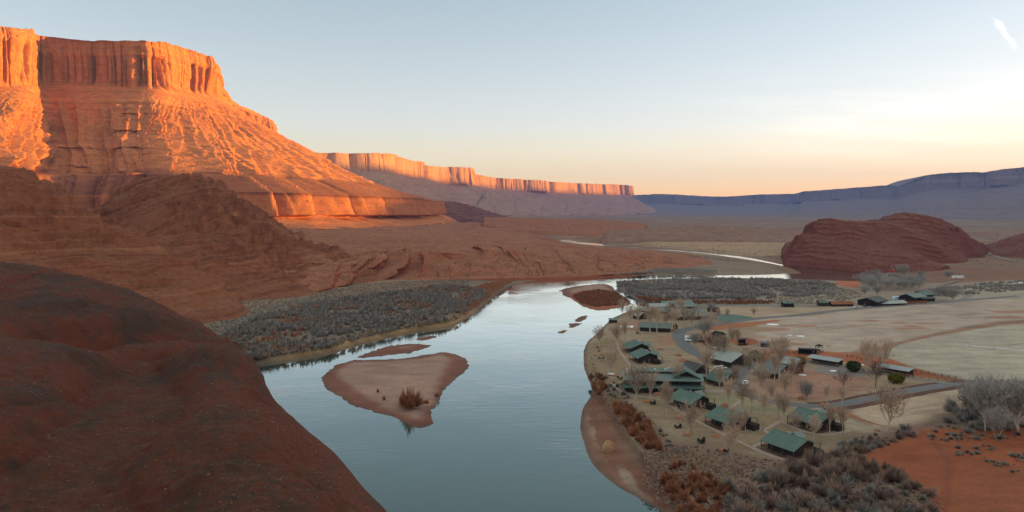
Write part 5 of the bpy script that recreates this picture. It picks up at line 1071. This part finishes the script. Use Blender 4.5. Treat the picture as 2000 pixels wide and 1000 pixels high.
# ------------------------------------------------------------------ horses in the corral
def horse():
    me = bpy.data.meshes.new("horse"); J = [((-.7, 0, 1.25), .30), ((0, 0, 1.2), .33), ((.6, 0, 1.3), .30), ((.95, 0, 1.6), .19), ((1.2, 0, 1.85), .15), ((1.5, 0, 1.7), .11), ((1.72, 0, 1.5), .08), ((-.95, 0, 1.3), .08), ((-1.1, 0, .9), .07)]
    E = [(0, 1), (1, 2), (2, 3), (3, 4), (4, 5), (5, 6), (0, 7), (7, 8)]
    for s in (-.17, .17):
        k = len(J); J += [((.6, s, .95), .13), ((.62, s, .5), .075), ((.6, s, .03), .065)]; E += [(2, k), (k, k + 1), (k + 1, k + 2)]
        k = len(J); J += [((-.62, s, .95), .15), ((-.82, s, .52), .08), ((-.72, s, .03), .065)]; E += [(0, k), (k, k + 1), (k + 1, k + 2)]
    me.from_pydata([j[0] for j in J], E, []); o = link(bpy.data.objects.new("horse", me)); o.modifiers.new("skin", 'SKIN'); o.modifiers.new("sub", 'SUBSURF').render_levels = 1
    for v, (p_, r_) in zip(me.skin_vertices[0].data, J): v.radius = (r_, r_)
    me.skin_vertices[0].data[1].use_root = True
    return o
M['horse_dark'] = plain('dark_bay_coat', (0.03, 0.018, 0.012), .7, .3, 2); M['horse_pale'] = plain('pale_cream_coat', (0.5, 0.36, 0.25), .7, .2, 2)
h0 = horse()
for i, (px, py, rz, m_, lb) in enumerate(((1596, 679.5, 10, 'horse_dark', "dark horse at the corral's far edge, left of two"), (1603, 680, 185, 'horse_dark', "dark horse at the corral's far edge, right of two"), (1618.5, 678.5, 5, 'horse_pale', "pale cream horse at the corral's far edge"), (1591, 691, 20, 'horse_pale', "pale horse right beside the livestock shelter"), (1598, 688.5, 160, 'horse_dark', "dark horse right of the livestock shelter"))):
    o = h0 if i == 0 else h0.copy()
    if i: o.data = h0.data.copy(); COL.objects.link(o)
    o.data.materials.clear(); o.data.materials.append(M[m_]); place(o, px, py, rz); o.scale = (1.25,) * 3; tag(o, lb, "horse", "horses in the corral")
# ------------------------------------------------------------------ trees
COT = [tree_proto(s, 'cottonwood', M['twig_tan'], M['bark'], H=14, spread=.58, up=.8, n_limb=8, twig=1500, tw=.055, low=.13) for s in (1, 2, 3)]
TALL = [tree_proto(s, 'poplar', M['twig_tan'], M['bark'], H=15, spread=.26, up=.95, n_limb=8, twig=1200, tw=.055, low=.22) for s in (11, 12)]
GREYT = [tree_proto(s, 'grey_cottonwood', M['twig_grey'], M['bark'], H=16, spread=.62, up=.7, n_limb=9, twig=2600, tw=.065, low=.2, trunks=2) for s in (21, 22, 23)]
DARKT = [tree_proto(s, 'dark_tree', M['twig_dark'], M['twig_dark'], H=11, spread=.75, up=.6, n_limb=9, twig=1500, tw=.04, low=.22) for s in (31, 32)]
FANW = [tree_proto(s, 'pale_willow', M['twig_grey'], M['bark'], H=9, spread=.7, up=.75, n_limb=8, twig=2400, tw=.065, low=.08, trunks=4) for s in (41, 42)]
KIND = {'c': (COT, "bare tan cottonwood", "cottonwood"), 't': (TALL, "slim bare pale tree", "slim_tree"), 'g': (GREYT, "bare grey spreading tree", "grey_tree"), 'd': (DARKT, "bare dark twiggy tree", "dark_tree"), 'w': (FANW, "whitish bushy bare tree", "pale_tree")}
TREES = [
 ('c', 1193, 732, 44, "by the stone fire pit on the river lawn"), ('c', 1241, 783, 58, "at the lodge's river end, before its terrace"), ('c', 1270, 780, 44, "before the middle of the lodge front"), ('c', 1301, 808, 52, "left of the cabin just below the lodge"), ('t', 1324, 766, 46, "with thick white trunk before the lodge gable"), ('c', 1350, 848, 52, "on mid lawn between two cabins and the rusty brush"),
 ('t', 1423, 798, 46, "beside the path above the middle lawn cabin"), ('t', 1404, 770, 44, "in front of the small office"), ('t', 1380, 748, 54, "between the lodge annex and the office"), ('t', 1412, 709, 44, "before the pale grey barn"), ('t', 1401, 706, 40, "at the left corner of the pale grey barn"), ('t', 1456, 842, 36, "at the gable end of the middle lawn cabin"), ('t', 1468, 806, 44, "behind the middle lawn cabin"), ('t', 1490, 829, 52, "where three paths meet between the cabins"),
 ('t', 1506, 799, 42, "on the lawn between driveway and fork of paths"), ('t', 1520, 818, 46, "left of the right lawn cabin's porch"), ('t', 1534, 783, 46, "inside the driveway curve, beside the whitish tree"), ('c', 1486, 770, 50, "inside the driveway curve below the parking"), ('c', 1435, 872, 62, "that is broad and tall, in front of the middle lawn cabin"), ('c', 1429, 897, 52, "above the grey brush, left of the nearest cabin"), ('c', 1552, 849, 38, "in front of the right lawn cabin, left one"),
 ('c', 1590, 859, 40, "in front of the right lawn cabin, middle one"), ('t', 1620, 847, 46, "in front of the right lawn cabin at its gable"), ('t', 1646, 849, 44, "at the paved corner right of the right lawn cabin"), ('t', 1530, 829, 46, "just left of the right lawn cabin's front"), ('c', 1731, 842, 74, "alone at the edge of the tan yard field"), ('t', 1614, 793, 36, "on the driveway verge behind the right lawn cabin"), ('t', 1645, 796, 34, "on the driveway verge, right of the right lawn cabin"),
 ('d', 1646, 763, 32, "on the bare pink ground inside the driveway"), ('d', 1710, 759, 48, "left of the olive gold bush"), ('c', 1694, 728, 54, "between the two grey sheet roofs, left one"), ('c', 1727, 728, 54, "between the two grey sheet roofs, right one"), ('w', 1573, 781, 30, "inside the driveway curve"), ('t', 1512, 748, 46, "before the grey green house, left one"), ('t', 1522, 742, 58, "before the grey green house, right one"), ('c', 1488, 738, 48, "at the edge of the parking, left of the grey green house"),
 ('c', 1532, 702, 36, "behind the grey green house, by the red corral"), ('c', 1514, 701, 34, "behind the grey green house, nearer the grey barn"), ('t', 1463, 745, 44, "above the white pickup truck"), ('t', 1437, 768, 44, "right of the office, near the driveway fork"), ('t', 1450, 806, 46, "on the lawn above the middle cabin, near the driveway"), ('t', 1550, 752, 44, "on the pink ground below the tall house"),
 ('t', 1230, 640, 36, "at the white mats, nearer one"), ('t', 1216, 625, 32, "on the bank above the tiny hut"), ('t', 1246, 640, 36, "between the white mats and the dark river cabin"), ('t', 1270, 649, 42, "before the dark river cabin, left one"), ('t', 1283, 650, 40, "before the dark river cabin, right one"), ('c', 1205, 678, 38, "beside the curved path on the river lawn"), ('c', 1170, 676, 32, "closest to the river's edge on the far lawn"), ('t', 1219, 671, 36, "left of the farthest green gable"),
 ('t', 1318, 646, 36, "at the gravel drive's upper bend"), ('c', 1336, 634, 28, "below the hidden hall"), ('c', 1352, 640, 32, "between the hall and the gravel drive"), ('g', 1372, 664, 46, "that is pale and wide behind the motorhome"), ('g', 1357, 681, 34, "below the motorhome"), ('c', 1386, 660, 42, "between the motorhome and the dark open shed"), ('g', 1390, 614, 28, "that is low and wide above the green pond"), ('t', 1402, 630, 22, "at the pond's near edge, left one"), ('t', 1420, 630, 22, "at the pond's near edge, right one"),
 ('c', 1472, 621, 18, "standing alone at the pond's right tip"), ('t', 1428, 682, 34, "left of the picnic canopy"), ('t', 1440, 684, 34, "close to the picnic canopy"), ('d', 1388, 697, 36, "left of the pale grey barn"), ('c', 1296, 588, 12, "behind the back row of river cabins"), ('c', 1310, 625, 28, "between the red decked cabin and the hall"), ('c', 1328, 612, 24, "at the hall's far side"), ('c', 1300, 640, 26, "behind the dark river cabin"),
 ('g', 1622, 592, 32, "left behind the red brown stable"), ('g', 1690, 580, 24, "behind the big black barn, left one"), ('g', 1712, 578, 22, "behind the big black barn, right one"), ('g', 1847, 587, 30, "right of the far barns, left one of a pair"), ('g', 1863, 593, 36, "right of the far barns, right one of a pair"), ('g', 1855, 548, 22, "by the white trailers below the butte"), ('g', 1760, 546, 32, "that is round, beside the red truck under the butte"), ('g', 1799, 550, 26, "smaller, right of the round tree under the butte"),
 ('g', 1924, 842, 108, "that is largest in the tall right edge stand"), ('g', 1962, 832, 104, "right behind the largest one at the right edge"), ('g', 1900, 818, 82, "at the left side of the tall right hand stand"), ('g', 1990, 846, 104, "cut off by the picture's right edge"), ('g', 1948, 856, 66, "that is lower, before the tall right edge stand"), ('g', 1985, 800, 70, "farther back in the tall right hand stand"), ('g', 2030, 840, 100, "beyond the right end of the tall stand"), ('g', 1935, 800, 66, "farthest back in the tall right hand stand")]
_n = 0
def sized(px, py, hpx, z=ZG):
    x, y, _ = G(px, py, z); return (x, y, z), hpx * (y * CP + (CAMZ - z) * SP) / F
for k_, px, py, hp, where in TREES:
    pr, look, nm = KIND[k_]; loc, h = sized(px, py, hp * (1.04 if k_ == 'g' else 1.38)); rg = random.Random(_n * 7 + 1)
    o = plant_tree(pr[_n % len(pr)], loc, h, (look + " " + where), "tree", "bare trees round the ranch", rg.uniform(0, 6.28), rg.uniform(.9, 1.15)); o.name = nm; _n += 1
for i in range(17):                                   # the pale grove below the butte
    rg = random.Random(300 + i); px = 1682 + i * 7.4 + rg.uniform(-3, 3); py = 556 + (i % 4) * 3.6 + rg.uniform(-1, 1); loc, h = sized(px, py, rg.uniform(24, 34)); o = plant_tree(FANW[i % 2] if i % 3 else GREYT[i % 3], loc, h, "pale grey bushy tree in the dense grove before the butte", "tree", "pale grove before the butte", rg.uniform(0, 6), 1.25); o.name = "grove_tree"
def bush_tree(name, label, px, py, wpx, hpx, mat, seed):
    loc, h = sized(px, py, hpx); w = h * wpx / hpx; rng = np.random.default_rng(seed); e = empty(name, loc, 0, label, "tree"); MB().tube((0, 0, 0), (0, 0, h * .4), w * .04, w * .025).build("trunk", M['twig_dark'], e)
    n = 5200; d = rng.normal(size=(n, 3)); d /= np.linalg.norm(d, axis=1, keepdims=True); lump = 1 + .22 * fbm3(d[:, 0] * 2.6 + seed, d[:, 1] * 2.6, d[:, 2] * 2.6, 3, seed); rr2 = rng.uniform(.35, 1, n) ** .45 * lump
    c = d * rr2[:, None] * np.array([w / 2, w / 2, h * .48]) + np.array([0, 0, h * .5]); a = rng.normal(size=(n, 3)); a /= np.linalg.norm(a, axis=1, keepdims=True); b = np.cross(a, rng.normal(size=(n, 3))); b /= np.linalg.norm(b, axis=1, keepdims=True); s_ = w * .035 * rng.uniform(.5, 1.3, n)[:, None]
    mesh_np("crown", np.stack([c - a * s_, c - b * s_ * .6, c + a * s_ * 1.4, c + b * s_ * .6], 1).reshape(-1, 3), np.arange(4 * n).reshape(-1, 4), mat, e, smooth=False)
bush_tree("round_evergreen", "round dark green tree between the two grey sheet roofs", 1667, 726, 27, 22, M['evergreen'], 5); bush_tree("round_evergreen", "olive gold rounded bush tree beside the driveway", 1750, 748, 29, 20, M['gold_green'], 6)
bush_tree("round_evergreen", "dark green bushy tree right of the pale grey barn", 1475, 704, 24, 20, M['evergreen'], 7); bush_tree("round_evergreen", "olive green bush beside the tall narrow house", 1562, 714, 22, 18, M['gold_green'], 8); bush_tree("round_evergreen", "small olive green tree beside the red decked cabin", 1319, 644, 9, 12, M['gold_green'], 9)

# ------------------------------------------------------------------ shrubs one can count
rng = np.random.default_rng(77)
def shrub_meshes(mat, n, r, h, w, up, k, nm):
    out = []
    for i in range(k):
        V, Fq = blades(np.random.default_rng(hash((nm, i)) % 9999 if False else 1000 + len(nm) * 17 + i), n, r, h, up, w); me_o = mesh_np("shrub_shape", V, Fq, mat, smooth=False); out.append(me_o.data); bpy.data.objects.remove(me_o)
    return out
SHR = {'sage': shrub_meshes(M['sage'], 420, 1.3, 1.1, .07, .6, 4, 'sage'), 'mauve': shrub_meshes(M['mauve'], 800, 1.9, 2.3, .042, .55, 4, 'mauve'), 'rust': shrub_meshes(M['rust'], 700, 1.6, 2.5, .045, .85, 4, 'rusty'), 'dark': shrub_meshes(M['dark_brush'], 800, 1.7, 1.8, .045, .6, 4, 'darkish'), 'straw': shrub_meshes(M['straw'], 300, 1.1, 1.2, .06, .5, 3, 'str')}
def shrub(kind, px, py, sc, label, group, name, z=ZG, i=[0]):
    i[0] += 1; me = SHR[kind][i[0] % len(SHR[kind])]; o = link(bpy.data.objects.new(name, me)); x, y, _ = G(px, py, z); o.location = (x, y, z); o.rotation_euler = (0, 0, i[0] * 1.7); o.scale = (sc * rng.uniform(.85, 1.2), sc * rng.uniform(.85, 1.2), sc * rng.uniform(.8, 1.2)); tag(o, label, "shrub", group)
def scatter(kind, poly, n, s0, s1, label, group, name, z=ZG):
    P = P2(*poly, z=z); lo_, hi_ = P.min(0), P.max(0); k = 0; tries = 0
    while k < n and tries < n * 40:
        tries += 1; x, y = rng.uniform(lo_[0], hi_[0]), rng.uniform(lo_[1], hi_[1])
        if not inside(P, np.array([x]), np.array([y]))[0]: continue
        me = SHR[kind][k % len(SHR[kind])]; o = link(bpy.data.objects.new(name, me)); sc = s0 * .55 + (s1 * 1.15 - s0 * .55) * rng.uniform() ** 1.3; o.location = (x, y, z - .05); o.rotation_euler = (0, 0, rng.uniform(0, 6.28)); o.scale = (sc * rng.uniform(.85, 1.2), sc * rng.uniform(.85, 1.2), sc * rng.uniform(.75, 1.15)); tag(o, label, "shrub", group); k += 1
scatter('mauve', [(1480, 930), (1560, 905), (1680, 900), (1760, 925), (1860, 1000), (1800, 1100), (1500, 1100), (1440, 980)], 165, 1.1, 2.2, "mauve brown bush in the thicket below the nearest cabin", "mauve thicket at the bottom", "mauve_bush")
scatter('dark', [(1420, 950), (1500, 930), (1640, 930), (1740, 960), (1790, 1010), (1740, 1100), (1420, 1100)], 125, 1.1, 2.2, "dark grey bush in the thicket along the bottom edge", "dark bushes at the bottom", "dark_bush")
scatter('rust', [(1325, 900), (1380, 920), (1420, 960), (1400, 1040), (1330, 1010), (1290, 940)], 75, .9, 1.6, "rusty brown willow bush in the thicket at the beach's lower end", "rusty willows at the bottom", "willow_bush")
scatter('rust', [(1196, 790), (1230, 800), (1275, 840), (1290, 880), (1262, 880), (1225, 840)], 105, .9, 1.7, "rust orange willow bush on the bank above the red beach", "rusty willows above the beach", "willow_bush")
scatter('rust', [(1150, 726), (1172, 735), (1185, 760), (1172, 775), (1155, 760)], 30, .8, 1.4, "rust orange willow bush at the water's edge left of the lodge", "rusty willows by the lodge", "willow_bush")
scatter('dark', [(1170, 728), (1200, 750), (1240, 790), (1300, 850), (1345, 885), (1330, 895), (1270, 850), (1215, 795), (1180, 760)], 48, .7, 1.2, "dark brush clump along the bank between rusty willows and lawn", "dark bank brush", "dark_bush")
scatter('dark', [(1640, 870), (1700, 850), (1790, 838), (1790, 850), (1720, 875), (1650, 905), (1590, 912)], 46, .9, 1.5, "dark bush in the belt between the yard field and red dirt", "bush belt above the red dirt", "dark_bush")
scatter('mauve', [(1600, 885), (1680, 860), (1780, 845), (1780, 855), (1690, 890), (1620, 920)], 40, .8, 1.3, "purple brown bush in the belt right of the nearest cabin", "purple bushes above the red dirt", "mauve_bush")
scatter('sage', [(1800, 838), (1900, 826), (2010, 830), (2010, 860), (1900, 866), (1820, 860)], 60, .6, 1.4, "grey green sage bush on red soil below the big grey trees", "sage below the grey trees", "sage_bush")
scatter('sage', [(1860, 870), (1940, 870), (2010, 880), (2010, 940), (1930, 910), (1870, 890)], 44, .5, 1.3, "grey green sage bush scattered on the red dirt at the right edge", "sage on the red dirt", "sage_bush")
scatter('sage', [(1700, 930), (1760, 940), (1840, 1000), (1840, 1060), (1740, 1020)], 34, .9, 1.5, "blue grey sage bush at the left rim of the red dirt", "sage at the red dirt's rim", "sage_bush")
scatter('dark', [(1840, 800), (1900, 785), (2010, 790), (2010, 850), (1900, 850), (1850, 830)], 60, 1.1, 2.2, "dark undergrowth bush under the big grey trees", "undergrowth of the grey trees", "dark_bush")
scatter('straw', [(1150, 700), (1165, 690), (1175, 720), (1190, 750), (1250, 800), (1320, 870), (1300, 880), (1220, 800), (1160, 740)], 50, .5, .9, "straw coloured grass clump along the river bank", "straw clumps on the bank", "grass_clump")
shrub('rust', 799, 797, 3.6, "big rust orange willow bush on the sandbar", "willows on the sandbar", "willow_bush", 1.2); shrub('rust', 832, 789, 1.2, "small rust bush right of the sandbar's big willow", "willows on the sandbar", "willow_bush", 1.2)
shrub('rust', 750, 781, .8, "tiny rust bush left of the sandbar's big willow", "willows on the sandbar", "willow_bush", 1.0); shrub('rust', 738, 766, .7, "tiniest rust bush at the middle of the sandbar", "willows on the sandbar", "willow_bush", 1.0); shrub('rust', 788, 791, 2.8, "rust bush leaning on the back of the sandbar's big willow", "willows on the sandbar", "willow_bush", 1.2); shrub('rust', 812, 794, 2.8, "rust bush at the right flank of the sandbar's big willow", "willows on the sandbar", "willow_bush", 1.2); shrub('rust', 853, 775, .8, "low rust bush at the sandbar's right rim", "willows on the sandbar", "willow_bush", 1.0)

# ------------------------------------------------------------------ thickets nobody could count
def spots_in(poly, n, s0, s1, z=ZG, dens=None, k=2):
    P = smooth_poly(P2(*poly, z=z), k); lo_, hi_ = P.min(0), P.max(0); out = []
    m = int(n * 3); x = rng.uniform(lo_[0], hi_[0], m); y = rng.uniform(lo_[1], hi_[1], m); ok = inside(P, x, y)
    rs = sdf(RIVER, x, y, 30); ok &= rs < np.where(y > 1000, -7.0, -1.0)
    if dens is not None: ok &= rng.uniform(size=m) < dens(x, y)
    x, y = x[ok][:n], y[ok][:n]; return np.stack([x, y, np.full(len(x), z - .1), rng.uniform(s0, s1, len(x))], -1)
def protos(n, r, h, w, up, k, seed): return [blades(np.random.default_rng(seed + i), n, r, h, up, w) for i in range(k)]
PB = protos(34, 2.2, 2.4, .28, .55, 6, 50); PS = protos(20, 1.3, 1.0, .26, .6, 5, 60); PR = protos(30, 1.6, 2.2, .2, .5, 5, 70); PT = protos(7, .8, .7, .3, .6, 4, 80)
clump = lambda x, y: sst(-.25, .2, fbm2(x / 24, y / 24, 3, 600)) * .96 + .04
LB = [(395, 690), (430, 660), (480, 630), (560, 604), (660, 585), (760, 572), (850, 560), (905, 560), (950, 570), (925, 600), (880, 625), (800, 646), (720, 664), (640, 680), (560, 696), (480, 706)]
mass("brush", spots_in(LB, 5200, .55, 1.9, dens=clump), PB, M['dark_brush'], "dark blue grey brush thicket filling the left river bank", "brush", rng)
mass("brush", spots_in(LB, 1500, .7, 1.7, dens=lambda x, y: sst(0.0, .4, fbm2(x / 22, y / 22, 3, 611))), PB, M['mauve'], "brown tinged bushes mixed into the left bank thicket", "brush", rng)
mass("brush", spots_in(LB, 700, .9, 2.0, dens=lambda x, y: sst(-.1, .4, fbm2(x / 30, y / 30, 3, 615))), PR, M["rust"], "rust tinged bushes scattered through the left bank thicket", "brush", rng)
mass("brush", spots_in(LB, 1100, .7, 1.6, dens=lambda x, y: sst(-.1, .4, fbm2(x / 26, y / 26, 3, 618))), PB, M["sage"], "paler grey bushes scattered through the left bank thicket", "brush", rng)
mass("sagebrush", spots_in([(335, 660), (360, 590), (470, 565), (640, 558), (800, 549), (920, 546), (880, 562), (760, 575), (640, 590), (520, 612), (430, 655), (385, 690)], 5200, .7, 1.3), PS, M['sage'], "grey green sagebrush band under the red slopes", "sagebrush", rng)
mass("reeds", spots_in([(500, 712), (560, 696), (640, 676), (720, 660), (800, 642), (880, 624), (905, 618), (890, 634), (820, 648), (740, 666), (640, 694), (560, 706), (505, 714)], 1500, .6, 1.1), PR, M['straw'], "straw yellow reeds edging the left bank", "reeds", rng)
mass("willow_scrub", spots_in([(890, 590), (920, 565), (960, 552), (1000, 548), (1008, 552), (985, 566), (955, 588), (930, 606), (900, 616)], 1400, .7, 1.2), PR, M['rust'], "rust orange willow scrub at the upper end of the left bank", "willow scrub", rng)
mass("willow_scrub", spots_in([(1118, 578), (1140, 570), (1170, 566), (1205, 572), (1232, 590), (1205, 596), (1165, 600), (1135, 592)], 1300, .6, 1.1, z=1.2) if False else np.concatenate([np.c_[a[:, :2], np.full(len(a), .5), a[:, 3]] for a in [(lambda P: (lambda q: np.c_[q[inside(P, q[:, 0], q[:, 1])], np.full(inside(P, q[:, 0], q[:, 1]).sum(), .5), rng.uniform(.6, 1.2, inside(P, q[:, 0], q[:, 1]).sum())])(rng.uniform(P.min(0), P.max(0), (2600, 2))))(P2((1118, 578), (1140, 570), (1170, 566), (1205, 572), (1232, 590), (1205, 596), (1165, 600), (1135, 592), z=.6))]]), PR, M['rust'], "rust orange scrub covering the red sand island", "willow scrub", rng)
mass("brush", spots_in([(1206, 552), (1300, 546), (1420, 545), (1540, 547), (1640, 556), (1600, 575), (1500, 584), (1400, 584), (1290, 582), (1225, 568)], 6500, .8, 1.7, dens=clump), PB, M['dark_brush'], "blue grey brush thicket on the flat behind the river cabins", "brush", rng)
mass("willow_scrub", spots_in([(1232, 576), (1290, 584), (1400, 588), (1500, 588), (1500, 594), (1390, 594), (1290, 592), (1245, 588)], 900, .6, 1.2), PR, M['rust'], "rusty scrub strip along the brush flat's near side", "willow scrub", rng)
mass("sagebrush", spots_in([(1540, 550), (1660, 566), (1680, 580), (1600, 594), (1480, 592), (1560, 572)], 1100, .8, 1.4), PS, M['sage'], "sparse sage on the grey flat left of the far barns", "sagebrush", rng)
mass("brush", spots_in([(1180, 533), (1240, 527), (1330, 525), (1400, 528), (1380, 533), (1260, 536), (1190, 539)], 900, .7, 1.2), PB, M['dark_brush'], "dark brush strip under the last red bluff", "brush", rng)
mass("brush", spots_in([(1060, 474), (1090, 476), (1200, 486), (1330, 496), (1440, 508), (1420, 510), (1300, 500), (1180, 492), (1060, 482)], 2200, .45, .9), PB, M['dark_brush'], "dark brush lining the upper river's near bank", "brush", rng)
mass("brush", spots_in([(1130, 467), (1190, 471), (1280, 479), (1400, 489), (1500, 500), (1530, 508), (1500, 506), (1380, 491), (1250, 480)], 1500, .45, .9), PB, M['dark_brush'], "dark brush lining the upper river's far bank", "brush", rng)
mass("brush", spots_in([(1780, 572), (1900, 556), (2010, 548), (2060, 560), (1900, 575), (1840, 582)], 700, .8, 1.5, dens=clump), PB, M['dark_brush'], "brush patches round the lane beyond the far barns", "brush", rng)
mass("scrub", spots_in([(1560, 500), (1000, 470), (1000, 445), (2000, 440), (2100, 500), (1950, 520)], 5200, 1.4, 3.2), PT, M['scrub'], "sparse dark scrub dotting the middle valley floor", "scrub", rng)
mass("grass_tufts", spots_in([(1150, 680), (1225, 640), (1330, 640), (1480, 700), (1660, 800), (1640, 860), (1440, 890), (1330, 870), (1230, 780), (1150, 730)], 1600, .25, .6), PT, M['straw'], "dry grass tufts over the ranch lawn", "grass", rng)
mass("bank_brush", spots_in([(1150, 700), (1172, 730), (1210, 775), (1260, 810), (1330, 870), (1420, 900), (1420, 960), (1330, 930), (1250, 880), (1200, 800), (1160, 750)], 1500, .3, .9, dens=clump), PS, M['straw'], "straw and brown brush tangled along the right bank", "brush", rng)
mass("bank_brush", spots_in([(1160, 720), (1200, 770), (1260, 830), (1340, 890), (1420, 960), (1400, 1010), (1300, 950), (1240, 880), (1190, 800)], 900, .3, .9, dens=clump), PS, M['mauve'], "brown brush tangled between the rusty willows on the bank", "brush", rng)
mass("undergrowth", spots_in([(1290, 1000), (1250, 910), (1340, 870), (1450, 890), (1580, 905), (1700, 900), (1800, 960), (1850, 1010), (1800, 1200), (1400, 1200)], 2600, .45, 1.0), PS, M['mauve'], "low brown undergrowth between the bottom bushes", "undergrowth", rng)
def on_mesh(name, n, s0, s1, nz=.8, box=None, zmin=2.0, sink=.1):
    """sparse plants / stones on a slope: places picked on a landform's own surface"""
    me = bpy.data.objects[name].data; co = np.zeros(len(me.vertices) * 3, np.float32); me.vertices.foreach_get('co', co); co = co.reshape(-1, 3); nn = np.zeros(len(me.vertices) * 3, np.float32); me.vertices.foreach_get('normal', nn); nn = np.abs(nn.reshape(-1, 3)[:, 2])
    ok = (nn > nz) & (co[:, 2] > zmin)
    if box: ok &= (co[:, 1] > box[0] * S) & (co[:, 1] < box[1] * S)
    idx = rng.choice(np.nonzero(ok)[0], min(n, ok.sum()), False); q = co[idx]; return np.c_[q[:, :2] + rng.normal(size=(len(q), 2)) * .3, q[:, 2] - sink, rng.uniform(s0, s1, len(q))]
mass("hill_scrub", on_mesh("near_hill", 4200, .25, .8, .75), PT, M['mauve'], "small brown scrub dotted over the near red hill", "scrub", rng)
mass("hill_scrub", on_mesh("near_hill", 3000, .2, .6, .75), PT, M['scrub'], "dark olive scrub dotted over the near red hill", "scrub", rng)
mass("slope_scrub", np.concatenate([on_mesh("rock_slab", 1500, .7, 1.5, .6), on_mesh("banded_ridge", 1100, .6, 1.2, .6)]), PT, M['scrub'], "dark junipers and scrub dotted over the rocky ridges", "scrub", rng)
mass("bench_scrub", on_mesh("red_bench", 4200, .8, 1.8, .85, (480, 1300), 5.0), PT, M['scrub'], "dark scrub dots over the red bench", "scrub", rng)
mass("butte_scrub", on_mesh("butte", 900, .8, 1.6, .7), PT, M['scrub'], "sparse scrub on the maroon butte", "scrub", rng)
mass("mesa_scrub", on_mesh("mesa", 2600, 1.6, 3.6, .6, None, 40), PT, M['scrub'], "dark junipers dotted over the great mesa's slopes", "scrub", rng)
# loose stones on the near hill
def stones(n, seed):
    rg = np.random.default_rng(seed); d = rg.normal(size=(n, 3)); d /= np.linalg.norm(d, axis=1, keepdims=True); return d
_v = np.array([(-1, -1, -.5), (1, -1, -.5), (1, 1, -.5), (-1, 1, -.5), (-.7, -.6, .6), (.6, -.7, .5), (.7, .6, .7), (-.6, .7, .45)]) * .5; _f = np.array([(0, 3, 2, 1), (4, 5, 6, 7), (0, 1, 5, 4), (1, 2, 6, 5), (2, 3, 7, 6), (3, 0, 4, 7)])
mass("stones", on_mesh("near_hill", 2200, .12, .6, .5, None, 1.0, .02), [(_v, _f)], M['hill_stone'], "loose reddish stones scattered over the near red hill", "stones", rng)
mass("stones", np.concatenate([on_mesh("mesa", 2600, 2.0, 7.5, .3, None, 60), on_mesh("banded_ridge", 700, .5, 1.6, .3), on_mesh("rock_slab", 900, .6, 1.8, .3)]), [(_v, _f)], M['boulder'], "fallen rocks strewn down the red slopes", "stones", rng)

# ------------------------------------------------------------------ the air of the valley
def haze_box(x0, x1, y0, y1, z0, z1, density, colour):
    v = [(x, y, z) for z in (z0, z1) for y in (y0, y1) for x in (x0, x1)]
    f = [(0, 2, 3, 1), (4, 5, 7, 6), (0, 1, 5, 4), (2, 6, 7, 3), (0, 4, 6, 2), (1, 3, 7, 5)]
    m = bpy.data.materials.new('valley_air'); m.use_nodes = True; n = m.node_tree.nodes
    for q in list(n): n.remove(q)
    o = n.new('ShaderNodeOutputMaterial'); pv = n.new('ShaderNodeVolumePrincipled')
    pv.inputs['Density'].default_value = density; pv.inputs['Color'].default_value = (*colour, 1); pv.inputs['Anisotropy'].default_value = 0.0
    m.node_tree.links.new(pv.outputs[0], o.inputs['Volume'])
    return tag(mesh_np("haze", v, f, m, smooth=False), "thin blue evening haze filling the valley", "haze", kind='stuff')
haze_box(-28500, 28500, -3000, 28500, -60, 1700, 2.8e-5, (0.26, 0.45, 0.96))
